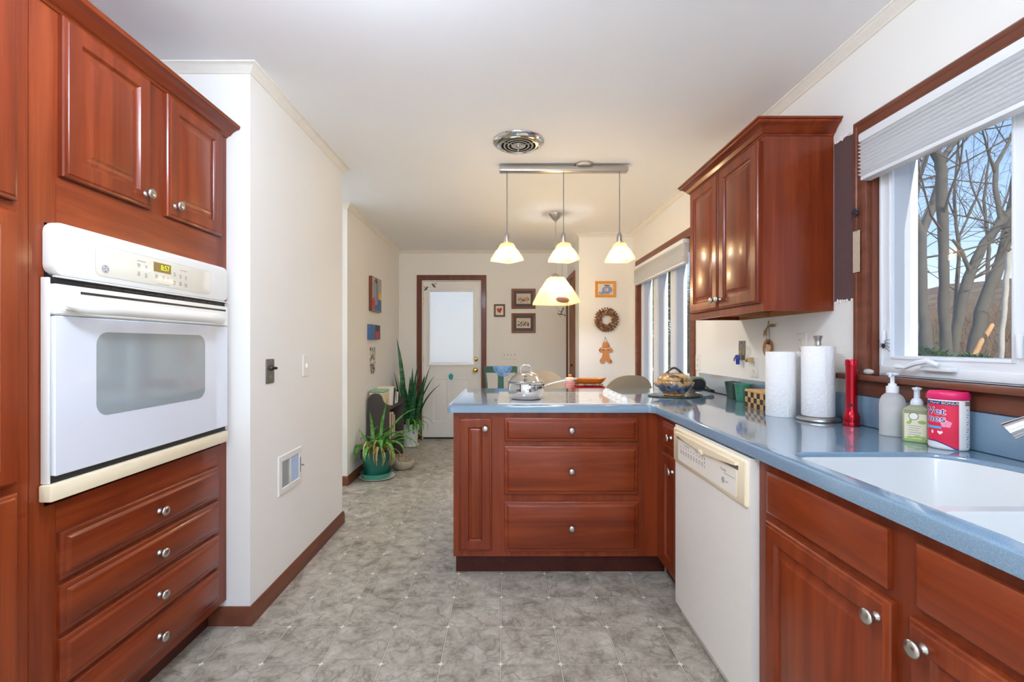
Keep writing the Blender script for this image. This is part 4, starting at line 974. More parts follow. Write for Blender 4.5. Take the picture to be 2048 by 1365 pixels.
# hummingbird magnets and blue magnet on the back door
for px, py, fl, lb in ((853, 577, 1, 'small brown hummingbird magnet on the back door, lower of the pair'), (867, 571, -1, 'small brown hummingbird magnet on the back door, upper of the pair')):
    x, z = PX(px, YD), PZ(py, YD); t = thing('hummingbird_magnet', lb, 'magnet', (x, YD - .006, z)); m = MB()
    m.tube([(x - fl * .030, YD - .008, z - .030), (x - fl * .008, YD - .010, z - .012), (x + fl * .006, YD - .010, z + .006)], [.004, .011, .009], 8); m.ball((x + fl * .010, YD - .010, z + .014), .009, 8, 6); m.tube([(x + fl * .016, YD - .010, z + .014), (x + fl * .044, YD - .010, z + .010)], [.002, .001], 5)
    m.build('bird_body', FROLIVE, t, 50); m = MB(); m.prism([(x, z), (x - fl * .006, z + .010), (x - fl * .050, z + .040), (x - fl * .030, z + .012)], YM(YD), .007, .010); m.build('wing', GREYI, t)
x, z = PX(902, YD), PZ(754, YD); t = thing('door_magnet', 'small turquoise magnet in the middle of the white back door', 'magnet', (x, YD - .006, z))
MB().prism(rpoly([(x - .03, z + .02), (x, z + .05), (x + .032, z + .02), (x + .024, z - .03), (x, z - .045), (x - .026, z - .02)], .012, 4), YM(YD), .0005, .010).build('heart', plain('turquoise', (40, 160, 170), .4, vary=.3, scale=40), t)
# tag hanging on the window casing
ty = PY(1713, 1.396); t = thing('paper_tag', 'aged paper tag hanging from a dark hook on the sink window casing', 'tag', (1.396, ty, PZ(500, ty)))
m = MB(); zt, zb = PZ(462, ty), PZ(545, ty); m.box(1.3955, 1.3975, ty - .016, ty + .018, zb, zt); m.build('tag_card', plain('aged_paper', (196, 176, 150), .8, vary=.2, scale=60), t)
m = MB(); zh = PZ(425, ty); m.tube([(1.396, ty, zt - .006), (1.394, ty, zh)], .0012, 5); m.build('wire', WIRE, t)
m = MB(); m.ball((1.392, ty, zh), (.008, .010, .010), 10, 8)
for k in range(5): m.ball((1.389, ty + .010 * math.cos(k * 1.257), zh + .010 * math.sin(k * 1.257)), (.004, .007, .007), 8, 6)
m.build('flower_hook', plain('iron_hook', (44, 44, 56), .5), t)

# ------------------------------------------------------------------ on the counters
ZTOP = ZK + .0004
ck = thing('glass_cooktop', 'white glass electric cooktop set in the peninsula counter', 'cooktop', (.347, 2.7, ZTOP))
k0, k1, ky0, ky1 = -.034, .727, 2.396, 3.0
MB().rrect(ZP(ZTOP), k0, k1, ky0, ky1, .014, [(0, 0), (0, .0025), (.0015, .004)], 4).build('glass_top', plain('white_ceramic_glass', (240, 238, 234), .05, coat=1, vary=.01), ck, 30)
ZG = ZTOP + .0042
m = MB()
RINGM = plain('burner_ring_grey', (206, 206, 206), .1)
for i, (x, y, r) in enumerate(((.13, 2.60, .10), (.13, 2.86, .08), (.42, 2.58, .08), (.42, 2.85, .10))):
    MB().disc(ZP(ZG), x, y, [(r, 0), (r, .0003), (r - .004, .0003), (r - .004, 0)], 40, cap0=False, cap1=False).build('burner_ring', RINGM, ck)
for i, y in enumerate((2.50, 2.60, 2.70, 2.81, 2.93)):
    kb = MB().disc(ZP(ZG), .665, y, [(.026, 0), (.026, .004), (.022, .016), (.020, .021), (.015, .023)], 24).build('knob', WHITE, ck, 40)
    MB().box(.661, .669, y - .017, y + .017, ZG + .0225, ZG + .029, .002).build('knob_grip', WHITE, kb)
    MB().box(.640, .646, y - .032, y - .029, ZG, ZG + .0006).build('knob_mark', DARK, ck)
# saucepan
px_, py_ = PX(1052, 2.61), 2.61; sp_ = thing('saucepan', 'polished steel saucepan with lid and long handle on the cooktop', 'saucepan', (px_, py_, ZG)); z = ZG + .0008
MB().lathe((px_, py_, z), [(.078, 0), (.088, .003), (.095, .010), (.103, .035), (.1055, .058), (.104, .080), (.102, .092), (.106, .097), (.103, .0985), (.098, .096), (.094, .05), (.08, .012)], 48, cap1=True).build('pan', STEEL, sp_, 60)
ld = MB().lathe((px_, py_, z), [(.095, .0992), (.108, .0995), (.109, .102), (.102, .105), (.085, .128), (.058, .145), (.03, .153), (.006, .155)], 48).build('lid', STEEL, sp_, 60)
m = MB(); pts = [(-.030, .148), (-.028, .158), (-.0295, .176), (-.024, .188), (-.008, .194), (.008, .194), (.024, .188), (.0295, .176), (.028, .158), (.030, .148)]
m.tube([(px_ + a, py_, z + b) for a, b in pts], .0045, 10); m.box(px_ - .034, px_ - .022, py_ - .008, py_ + .008, z + .1485, z + .153, .001).box(px_ + .022, px_ + .034, py_ - .008, py_ + .008, z + .1485, z + .153, .001); m.build('lid_handle', STEEL, ld, 60)
m = MB(); L = []
for t, hw, hh, dz in ((0, .014, .006, .0), (.08, .010, .005, .004), (.3, .008, .005, .016), (.6, .012, .006, .030), (.85, .016, .006, .038), (.97, .014, .005, .040), (1, .006, .003, .040)):
    x = px_ + .101 + .190 * t; y = py_ - .030 - .02 * t; zz = z + .079 + dz
    L.append([(x, y + hw * math.cos(a), zz + hh * math.sin(a)) for a in [2 * math.pi * k / 12 for k in range(12)]])
m.loops(L); m.build('handle', STEEL, sp_, 60)
m = MB()
for dy in (-.044, -.020): m.ball((px_ + .098 - (.007 if dy < -.03 else 0), py_ + dy, z + .077), .006, 10, 6)
m.build('rivets', STEEL, sp_, 60)
# stoneware casserole on a trivet
cx0, cy0 = 1.041, 2.77
tv = thing('oval_trivet', 'flat dark oval stoneware board under the casserole pot', 'trivet', (cx0 - .005, cy0, ZTOP))
def stone(name, stops, sc, rough=.3):
    k = N(name); v = k.coord(); n1 = k.noise(v, sc, 5, .6, 1.2); k.pbr(k.ramp(n1, stops), rough, 0, .5, .4, .1, bump=n1, strength=.1); return k.m
TRIV = stone('slate_glaze', [(.35, lin((52, 52, 46))), (.55, lin((84, 80, 66))), (.7, lin((120, 108, 84)))], 30)
MB().disc(ZP(ZTOP), cx0, cy0, [(.150, 0), (.158, .004), (.158, .009), (.150, .0095), (.140, .007)], 40, 1, .72).build('board', TRIV, tv, 40)
def drip():                                                       # golden glaze over blue drips, in bands round the pot
    k = N('dripped_stoneware_glaze'); tc = k.n('TexCoord'); sp = k.n('SeparateXYZ'); k.l(tc.outputs['Object'], sp.inputs[0])
    mp = k.n('Mapping'); k.l(tc.outputs['Object'], mp.inputs[0]); mp.inputs['Scale'].default_value = (26, 26, 6)
    n = k.noise(mp.outputs[0], 1, 4, .6, .6); n2 = k.noise(tc.outputs['Object'], 34, 4, .6)
    edge = k.math('ADD', sp.outputs[2], k.math('MULTIPLY', k.math('SUBTRACT', n, .5), .11))
    f = k.math('MULTIPLY', k.math('SUBTRACT', edge, .060), 60, True)
    f2 = k.math('MULTIPLY', k.math('SUBTRACT', .026, edge), 60, True)
    gold = k.ramp(n2, [(.35, lin((150, 106, 58))), (.5, lin((202, 156, 96))), (.65, lin((216, 176, 118)))])
    blue = k.ramp(n2, [(.35, lin((54, 52, 58))), (.5, lin((82, 96, 128))), (.68, lin((128, 142, 168)))])
    c = k.mix(f, blue, gold); c = k.mix(f2, c, gold)
    spot = k.math('MULTIPLY', k.math('SUBTRACT', k.noise(tc.outputs['Object'], 16, 2), .60), 30, True); c = k.mix(k.math('MULTIPLY', spot, f), c, lin((92, 80, 78)))
    k.pbr(c, .22, 0, .5, .5, .08); return k.m
DRIP = drip(); zp = ZTOP + .0075
pot = thing('stoneware_pot', 'tan and blue drip-glazed stoneware casserole with lid on the oval board', 'pot', (cx0, cy0, zp))
MB().lathe((cx0, cy0, zp), [(.058, .0), (.062, .003), (.060, .008), (.078, .024), (.095, .048), (.1005, .066), (.098, .082), (.094, .090), (.09, .0905)], 40).build('pot_body', DRIP, pot, 50)
ld = MB().lathe((cx0, cy0, zp), [(.088, .0912), (.0955, .092), (.097, .096), (.092, .106), (.078, .121), (.052, .133), (.02, .138), (.004, .1385)], 40).build('lid', DRIP, pot, 50)
m = MB(); m.tube([(cx0 - .052 + .104 * k / 10, cy0, zp + .130 + .036 * math.sin(math.pi * k / 10) - .004 * abs(k - 5) / 5) for k in range(11)], [.009] + [.007] * 9 + [.009], 10); m.build('lid_handle', TRIV, ld, 60)
for sx in (-1, 1):
    m = MB(); m.tube([(cx0 + sx * .090, cy0 - .02, zp + .070), (cx0 + sx * .112, cy0 - .018, zp + .074), (cx0 + sx * .118, cy0, zp + .070), (cx0 + sx * .112, cy0 + .018, zp + .074), (cx0 + sx * .090, cy0 + .02, zp + .070)], .008, 8)
    for k in range(4): m.ball((cx0 + sx * (.104 + .006 * (k % 2)), cy0 - .02 + .013 * k, zp + .060 + .012 * (k % 2)), .010, 8, 6)
    m.build('side_lug', DRIP, pot, 60)
# small dark appliance with a cord behind the pot
gx_, gy_ = PX(1392, 3.02), 3.02
ap = thing('small_grey_appliance', 'small grey-green round-edged appliance with coiled cord behind the stoneware pot', 'appliance', (gx_, gy_, ZTOP)); GRYG = plain('grey_green_plastic', (112, 116, 100), .4)
m = MB(); Mx = YM(gy_ - .05); m.rrect(lambda u, v, w: (u, gy_ - .045 + w, v), gx_ - .062, gx_ + .052, ZTOP + .004, ZTOP + .102, .042, [(.012, 0), (.003, .004), (0, .014), (0, .070), (.004, .082), (.014, .088)], 6); m.build('casing', GRYG, ap, 60)
m = MB(); m.rrect(lambda u, v, w: (u, gy_ - .045 - w, v), gx_ - .050, gx_ + .040, ZTOP + .016, ZTOP + .090, .034, [(0, -.002), (0, .003), (.006, .004)], 6); m.build('front_panel', DARK, ap, 40)
m = MB()
pts = [(gx_ + .05, gy_ - .02, ZTOP + .045)]
for k in range(30):
    a = k * .62; pts.append((gx_ + .055 + .032 * math.cos(a), gy_ - .060 + .045 * math.sin(a), ZTOP + .006 + .020 * abs(math.sin(k * .31)) + .002 * (k // 10)))
m.tube(pts, .004, 6); m.build('cord', BLACK, ap, 60)
# two green fluted mugs
GM1 = stone('dark_green_glaze', [(.3, lin((46, 62, 52))), (.7, lin((74, 90, 74)))], 12); GM2 = stone('sea_green_glaze', [(.3, lin((48, 116, 92))), (.7, lin((84, 150, 122)))], 12)
for nm, x, y, r, mt, lb in (('fluted_mug', 1.345, 2.655, .044, GM1, 'dark green fluted mug half hidden behind the brighter green one'), ('fluted_mug', 1.335, 2.525, .0445, GM2, 'sea green fluted mug standing beside the checkered box')):
    t = thing(nm, lb, 'mug', (x, y, ZTOP), 'green fluted mugs'); m = MB(); L = []
    for q, z in ((.70, 0), (.74, .003), (.80, .03), (.90, .07), (1.02, .090), (1.06, .098), (1.0, .098), (.90, .090), (.70, .02)):
        L.append([(x + r * q * (1 + (.055 * math.cos(12 * a) if z < .09 else 0)) * math.cos(a), y + r * q * (1 + (.055 * math.cos(12 * a) if z < .09 else 0)) * math.sin(a), ZTOP + .0003 + z) for a in [2 * math.pi * k / 60 for k in range(60)]])
    m.loops(L).build('cup', mt, t, 50)
    MB().tube([(x + r * .86, y + .02, ZTOP + .075), (x + r * .9, y + .047, ZTOP + .092), (x + r * .6, y + .056, ZTOP + .098), (x + r * .4, y + .053, ZTOP + .06), (x + r * .3, y + .03, ZTOP + .03)], .006, 8).build('handle', mt, t, 60)
# checkered wooden box
bx0, bx1, by0, by1 = 1.226, 1.335, 2.140, 2.303; hb_ = .091
t = thing('checkered_box', 'small wooden box with tan and black checkered sides next to the green mugs', 'box', (1.28, 2.22, ZTOP))
def checks():
    k = N('checker_sides'); tc = k.n('TexCoord'); mp = k.n('Mapping'); k.l(tc.outputs['Object'], mp.inputs[0]); mp.inputs['Location'].default_value = (.2, .0835, -.0006)
    ch = k.n('TexChecker'); k.l(mp.outputs[0], ch.inputs['Vector']); ch.inputs['Scale'].default_value = 1 / .0305; ch.inputs['Color1'].default_value = (*lin((212, 168, 108)), 1); ch.inputs['Color2'].default_value = (*lin((60, 52, 46)), 1)
    k.pbr(ch.outputs[0], .45); return k.m
TANW = wood('tan_box_wood', 1, (186, 140, 84), (212, 168, 108), (226, 186, 130), .45, .1)
MB().box(bx0, bx1, by0, by1, ZTOP, ZTOP + .078, .001).build('box_body', TANW, t)
m = MB()
for r_ in range(3):
    for c_ in range(6):
        if (r_ + c_) % 2 == 0: m.box(bx0 - .0008, bx0 + .0002, by1 - .001 - c_ * .0268 - .0262, by1 - .001 - c_ * .0268, ZTOP + .002 + r_ * .026, ZTOP + .027 + r_ * .026)
for r_ in range(3):
    for c_ in range(4):
        if (r_ + c_) % 2 == 0: m.box(bx0 + .001 + c_ * .0268, bx0 + .0272 + c_ * .0268, by0 - .0008, by0 + .0002, ZTOP + .002 + r_ * .026, ZTOP + .027 + r_ * .026)
m.build('inlaid_squares', plain('ebony_inlay', (58, 50, 44), .45), t)
MB().box(bx0 - .001, bx1 + .001, by0 - .001, by1 + .001, ZTOP + .0785, ZTOP + hb_, .002).build('lid', TANW, t)
# paper towel rolls
def roll(x, y, r, h, z, label, group='paper towel rolls on the counter'):
    t = thing('paper_towel_roll', label, 'paper towel roll', (x, y, z), group)
    MB().lathe((x, y, z), [(.021, 0), (r - .002, 0), (r, .003), (r, h - .003), (r - .002, h), (.021, h), (.021, h - .001), (.021, 0)], 48, cap0=False, cap1=False).build('towel', PAPERTOWEL, t, 40)
    MB().lathe((x, y, z), [(.0208, .0005), (.0208, h - .0015), (.0195, h - .0015), (.0195, .0005)], 24, cap0=False, cap1=False).build('core', plain('card_core', (190, 160, 124), .9), t)
    a0 = math.atan2(-y, -x) + .5
    MB().loops([[(x + q * math.cos(a0 - i * .11), y + q * math.sin(a0 - i * .11), z + zz) for q in (r + .0004, r + .0016)] + [(x + q * math.cos(a0 - (i + 1) * .11), y + q * math.sin(a0 - (i + 1) * .11), z + zz) for q in (r + .0016, r + .0004)] for zz in (.004, h - .004) for i in (0,)]).build('loose_edge', PAPERTOWEL, t)
    return t
roll(1.229, 2.01, .0595, .284, ZTOP, 'white paper towel roll standing bare beside the checkered box')
roll(1.338, 2.076, .058, .284, ZTOP, 'white paper towel roll mostly hidden behind two others')
hx, hy = 1.312, 1.891
hd = thing('paper_towel_holder', 'brushed steel upright paper towel holder with round base and flared finial', 'paper towel holder', (hx, hy, ZTOP))
MB().lathe((hx, hy, ZTOP), [(.076, 0), (.080, .004), (.079, .010), (.070, .016), (.05, .018), (.012, .0185)], 48).build('base', NICKEL, hd, 40)
MB().lathe((hx, hy, ZTOP), [(.006, .018), (.006, .312)], 16).build('post', NICKEL, hd)
MB().lathe((hx, hy, ZTOP), [(.012, .3115), (.013, .318), (.011, .326), (.013, .335), (.018, .350), (.0185, .352), (.012, .3535)], 28).build('finial', NICKEL, hd, 40)
roll(hx, hy, .0595, .290, ZTOP + .0188, 'white embossed paper towel roll on the steel holder')
# hanging gourd ornament with raffia
oy = 2.42; t = thing('raffia_ornament', 'round amber wooden disc with cream figure and raffia bow hanging above the towel rolls', 'ornament', (XR - .012, oy, 1.22))
WOODD = plain('amber_wood_disc', (176, 116, 52), .4, vary=.25, scale=24); RAF = plain('raffia', (176, 138, 84), .8)
M = XM(XR); zc = PZ(697, oy); MB().disc(M, oy, zc, [(.001 + .04, .004), (.042, .006), (.042, .012), (.038, .016)], 32, .95, 1.15).build('disc', WOODD, t, 40)
m = MB(); m.ball((XR - .020, oy - .012, zc - .012), (.006, .022, .018), 12, 8).ball((XR - .021, oy - .016, zc + .012), (.006, .013, .013), 12, 8).ball((XR - .022, oy - .034, zc + .004), (.005, .012, .016), 10, 8); m.build('cream_figure', plain('cream_paint', (206, 180, 150), .7, vary=.2, scale=60), t, 60)
m = MB(); m.box(XR - .026, XR - .016, oy - .034, oy - .010, zc + .022, zc + .026, .001).box(XR - .026, XR - .016, oy - .030, oy - .014, zc + .026, zc + .036, .001); m.build('dark_hat', DKI, t)
ztop = PZ(651, oy); m = MB(); rr = random.Random(4)
for k in range(12):
    a = rr.uniform(-.03, .03); m.tube([(XR - .012, oy + a * .2, ztop - .012), (XR - .016, oy - .028 + rr.uniform(-.03, .02), ztop + rr.uniform(-.01, .008)), (XR - .010, oy - .06 + rr.uniform(-.02, .03), ztop - rr.uniform(-.006, .012))], .0012, 4)
    m.tube([(XR - .012, oy + .002, ztop - .010), (XR - .016, oy + .014 + a * .3, ztop - .03), (XR - .012, oy + .018 + a * .6, ztop - .05 - .02 * rr.random())], .0012, 4)
m.build('raffia_bow', RAF, t); m = MB()
m.tube([(XR - .012, oy + .012, zc + .042), (XR - .010, oy + .004, ztop - .01), (XR - .006, oy - .002, ztop + .018)], .001, 5).tube([(XR - .012, oy - .020, zc + .040), (XR - .010, oy - .014, ztop - .026), (XR - .010, oy - .004, ztop - .008)], .001, 5); m.build('wire_loop', WIRE, t)
m = MB(); m.tube([(XR, oy - .002, ztop + .022), (XR - .008, oy - .002, ztop + .020), (XR - .009, oy - .002, ztop + .012)], .0018, 6); m.build('hook', BRASS, t)
# red flashlight standing on its head
fx, fy = PX(1703, 1.7625), 1.7625; REDM = plain('red_anodised_metal', (176, 24, 40), .22, .75, vary=.05)
t = thing('flashlight', 'red metal flashlight standing on its lens by the window trim', 'flashlight', (fx, fy, ZTOP))
m = MB(); m.lathe((fx, fy, ZTOP), [(.026, 0), (.0275, .001), (.0275, .014), (.0268, .016), (.0275, .018), (.0275, .036), (.0245, .046), (.021, .054), (.0195, .060), (.0195, .16)], 36); m.build('head', REDM, t, 40)
MB().lathe((fx, fy, ZTOP), [(.0194, .1602), (.0194, .232), (.0206, .233), (.0206, .254), (.019, .258), (.010, .2585)], 36).build('barrel', REDM, t, 40)
a = math.atan2(-fy, -fx) - .1; m = MB(); b = Vector((math.cos(a), math.sin(a), 0)); m.tube([Vector((fx, fy, ZTOP + .082)) + b * .0185, Vector((fx, fy, ZTOP + .082)) + b * .0215], .0062, 16); m.build('button', BLACK, t)
# soap bottles
sx_, sy_ = 1.352, 1.575; t = thing('soap_dispenser', 'tall frosted white pump bottle beside the red flashlight', 'soap bottle', (sx_, sy_, ZTOP)); R = .0365
MB().lathe((sx_, sy_, ZTOP), [(.03, 0), (R, .001), (R + .0008, .006), (R - .001, .012), (R, .02), (R, .108), (R * .94, .124), (R * .78, .137), (R * .55, .145), (.0165, .148)], 36).build('bottle', FROST, t, 50)
MB().lathe((sx_, sy_, ZTOP), [(.028, .0025), (R - .003, .008), (R - .003, .105), (R - .004, .1055)], 32).build('soap', LIQUID, t, 50)
m = MB(); m.lathe((sx_, sy_, ZTOP), [(.0178, .1485), (.0178, .170), (.0168, .171), (.0125, .1712), (.0118, .180), (.0062, .181), (.0058, .205), (.0085, .209), (.016, .210), (.017, .214), (.014, .217), (.004, .218)], 28); m.tube([(sx_, sy_, ZTOP + .2125), (sx_ - .018, sy_ - .014, ZTOP + .2128), (sx_ - .028, sy_ - .022, ZTOP + .206)], [.006, .006, .004], 10); m.build('pump', plain('white_pump', (240, 242, 244), .35), t, 40)
qx, qy = 1.349, 1.478; t = thing('foam_soap_bottle', 'square clear bottle of hand soap with cream and green leaf label', 'soap bottle', (qx, qy, ZTOP))
ang = math.radians(40); ca, sa = math.cos(ang), math.sin(ang)
def RM(cx, cy, ca, sa, w0=0): return lambda u, v, w: (cx + u * ca - v * sa, cy + u * sa + v * ca, ZTOP + w)
Mq = RM(qx, qy, ca, sa); LEAFL = plain('label_green', (150, 178, 96), .6, vary=.2, scale=60); LABC = plain('label_cream', (226, 218, 186), .6, vary=.04)
MB().rrect(Mq, -.030, .030, -.034, .034, .010, [(.002, 0), (0, .002), (0, .098), (.004, .108), (.012, .114), (.018, .118)], 4).build('bottle', FOAM, t, 50)
Mf = lambda u, v, w: Mq(-.0302 - w, -u, v)                            # face looking at the room
for nm, a_, b_, c_, d_, mt, w in (('label', -.027, .027, .012, .092, LABC, .0), ('label_band', -.027, .027, .003, .0118, LEAFL, .0), ('label_top', -.027, .027, .0922, .104, plain('label_sage', (142, 146, 112), .6), .0)):
    MB().rect(Mf, a_, b_, c_, d_, [(0, w - .0002), (0, w + .0004)]).build(nm, mt, t)
p = t.children[-3]
MB().disc(Mf, -.004, .084, [(.0125, .0005), (.0125, .0008)], 20).build('emblem_ring', plain('emblem_olive', (108, 104, 66), .6), p); MB().disc(Mf, -.004, .084, [(.0105, .0009), (.0105, .0012)], 20).build('emblem_disc', PAPERW, p)
blobs(Mf, [(.016, .066, .010, .006), (-.016, .062, .006, .004), (-.012, .068, .004, .006), (.006, .018, .012, .004), (-.012, .016, .010, .003), (.020, .016, .006, .005)], .0005, 10).build('leaf_print', LEAFL, p)
m = MB()
for k in range(5): m.box(0, 0, 0, 0, 0, 0) if False else m.rect(Mf, -.018 + (k % 2) * .003, .014 - (k % 3) * .003, .052 - k * .007, .0535 - k * .007, [(0, .0005), (0, .0008)])
m.build('small_print', INKGREY, p)
m = MB(); m.disc(Mq, 0, 0, [(.016, .1185), (.017, .128), (.012, .138), (.008, .140), (.008, .166), (.012, .169), (.013, .174), (.006, .176)], 24); m.tube([Mq(0, 0, .172), Mq(-.016, 0, .172), Mq(-.026, 0, .166)], [.006, .005, .004], 8); m.build('pump', plain('clear_pump', (222, 228, 234), .3), t, 40)
# canister of wipes, oval, label turned towards the room
wx_, wy_ = 1.350, 1.375; yaw = math.radians(225); t = thing('wipes_canister', 'oval canister of wipes with hot pink lid and red label by the sink', 'canister', (wx_, wy_, ZTOP)); A_, B_ = .046, .036
er = math.radians(135); ec, es = math.cos(er), math.sin(er)         # long axis runs across the line of sight
def WP(a, k, z): u, v = A_ * k * math.cos(a), B_ * k * math.sin(a); return (wx_ + u * ec - v * es, wy_ + u * es + v * ec, ZTOP + z)
n = 48
def ovals(pr): return [[WP(2 * math.pi * i / n, k, z) for i in range(n)] for k, z in pr]
MB().loops(ovals([(.88, 0), (.96, .002), (1.0, .009), (1.0, .146), (.985, .149)])).build('body', WHITE, t, 50)
m = MB(); m.loops(ovals([(.99, .1495), (1.035, .151), (1.035, .164), (1.02, .170), (.95, .174), (.86, .1745), (.80, .172)])); m.tube([WP(0, 1.03, .166), WP(-.25, 1.12, .160), WP(-.2, 1.10, .150), WP(0, 1.03, .153)], .0016, 6); m.build('lid', PINKCAP, t, 50)
# front of the label in angle (0 = facing the room's camera side), v = height
fa0 = math.radians(90)
def LB(s, z, w=0):                                                # s = metres along the label (+ to the right seen from the room)
    a = fa0 + s / (.5 * (A_ + B_)); return WP(a, 1.004 + w * 200, z)
def label_patch(s0, s1, zb, zt, w=0, n=22):
    m = MB(); zb = zb if callable(zb) else (lambda s, v=zb: v)
    bot = [LB(s0 + (s1 - s0) * i / n, zb(s0 + (s1 - s0) * i / n), w) for i in range(n + 1)]; top = [LB(s0 + (s1 - s0) * i / n, zt, w) for i in range(n + 1)]
    m.loops([bot, top], False, False, False); return m
wave = lambda s: .026 - .020 * max(0, min(1, (s + .03) / .045)) ** 1.5 - .0 * s
lab = label_patch(-.062, .0215, wave, .134).build('label', LABELRED, t, recalc=False)
label_patch(-.062, .0215, lambda s: wave(s) - .0035, .12, -.00001).build('wave_stripe', NAVY, lab, recalc=False)
label_patch(-.062, .0215, .134, .1455, .0).build('banner', NAVY, lab, recalc=False)
label_patch(.036, .060, .134, .1455, .0).build('banner', NAVY, lab, recalc=False)
label_patch(-.062, -.013, .062, .069, .00003).build('blue_strip', SKYBLUE, lab, recalc=False)
m = MB(); 
for k in range(16): 
    q0 = .037; m.loops([[LB(q0 + .004, .012 + k * .0072, 0), LB(q0 + .010 + .003 * (k % 3), .012 + k * .0072, 0)], [LB(q0 + .004, .0155 + k * .0072, 0), LB(q0 + .010 + .003 * (k % 3), .0155 + k * .0072, 0)]], False, False, False)
m.build('fine_print', plain('lavender_ink', (140, 140, 176), .6), t, recalc=False)
T = lambda s0, z0: (lambda u, v, w: LB(s0 + u, z0 + v, .00006 + w))
MB().text('BONUS', .0105, T(.004, .1395), 0, 1).build('lettering', YELLOW, lab, recalc=False)
MB().text('More!', .0100, T(-.029, .1398), 0, 1).build('lettering', YELLOW, lab, recalc=False)
MB().text('BONUS', .0105, T(.052, .1395), 0, 1).build('lettering', YELLOW, lab, recalc=False)
sh_ = MB()
for k in range(8):
    ox, oz = .0014 * math.cos(k * .785), .0014 * math.sin(k * .785); sh_.text('Wet', .030, T(-.0325 + ox, .1140 + oz), -.00003 + k * 1e-6).text('Ones', .030, T(-.037 + ox, .0915 + oz), -.00003 + k * 1e-6)
sh_.build('lettering_outline', PAPERW, lab, recalc=False)
MB().text('Wet', .030, T(-.0325, .1140), .00003, 1.0).text('Ones', .030, T(-.037, .0915), .00003, 1.0).build('brand_lettering', NAVY, lab, recalc=False)
m = MB()
for dx, dz in ((0, .006), (.006, .002), (.004, -.005), (-.004, -.005), (-.006, .002)): m.loops([[LB(-.004 + dx + .0055 * math.cos(a), .078 + dz + .0055 * math.sin(a), .00004) for a in [2 * math.pi * k / 12 for k in range(12)]]], True, False, True)
m.build('flower_print', plain('pale_pink_ink', (242, 150, 176), .6), lab, recalc=False)
m = MB(); hp = [(0, -.006), (.006, .001), (.005, .005), (.002, .005), (0, .003), (-.002, .005), (-.005, .005), (-.006, .001)]
m.loops([[LB(-.016 + a, .050 + b, .00005) for a, b in hp]], True, False, True); m.loops([[LB(-.034 + .003 * math.cos(a), .051 + .0055 * math.sin(a), .00005) for a in [2 * math.pi * k / 12 for k in range(12)]]], True, False, True); m.build('white_symbols', PAPERW, lab, recalc=False)
# pebble and spider on the window
py0 = PY(1737, 1.405); t = thing('white_pebble', 'smooth pale pebble lying on the window sill', 'pebble', (1.405, py0, 1.1135)); MB().ball((1.405, py0, 1.1135 + .0115), (.013, .022, .0115), 16, 10).build('pebble_stone', plain('pale_stone', (196, 194, 188), .6), t, 60)
sy = PY(1767, 1.438); sz = PZ(692, sy); t = thing('spider_decoration', 'black toy spider stuck to the white window frame', 'decoration', (1.437, sy, sz)); m = MB()
m.ball((1.4375, sy, sz - .002), (.005, .006, .008), 10, 8).ball((1.4375, sy, sz + .010), (.004, .0045, .005), 10, 8); m.build('body', BLACK, t, 60)
m = MB()
for sgn in (-1, 1):
    for k in range(4): 
        e = .018 - .010 * k; m.tube([(1.438, sy, sz + .003), (1.433, sy + sgn * .014, sz + .004 + e * .9), (1.440, sy + sgn * .026, sz + e * 1.5 - .004)], .0009, 5)
m.build('legs', BLACK, t)

# ------------------------------------------------------------------ dining corner beyond the peninsula
TBL = wood('table_wood', 0, (120, 84, 50), (150, 108, 68), (172, 130, 86), .35, .3)
tx, ty_ = .70, 4.28; tb = thing('dining_table', 'round wooden dining table behind the peninsula', 'table', (tx, ty_, 0))
MB().disc(ZP(0), tx, ty_, [(.40, .722), (.425, .726), (.43, .738), (.425, .75)], 48).build('tabletop', TBL, tb, 40)
MB().lathe((tx, ty_, 0), [(.05, .10), (.06, .16), (.045, .30), (.07, .45), (.05, .60), (.09, .70), (.16, .7215)], 24).build('pedestal', TBL, tb, 50)
for k in range(4):
    a = math.radians(45 + 90 * k); c, s = math.cos(a), math.sin(a); MB().tube([(tx + .04 * c, ty_ + .04 * s, .15), (tx + .16 * c, ty_ + .16 * s, .10), (tx + .28 * c, ty_ + .28 * s, .028)], [.03, .026, .024], 10).build('leg', TBL, tb)
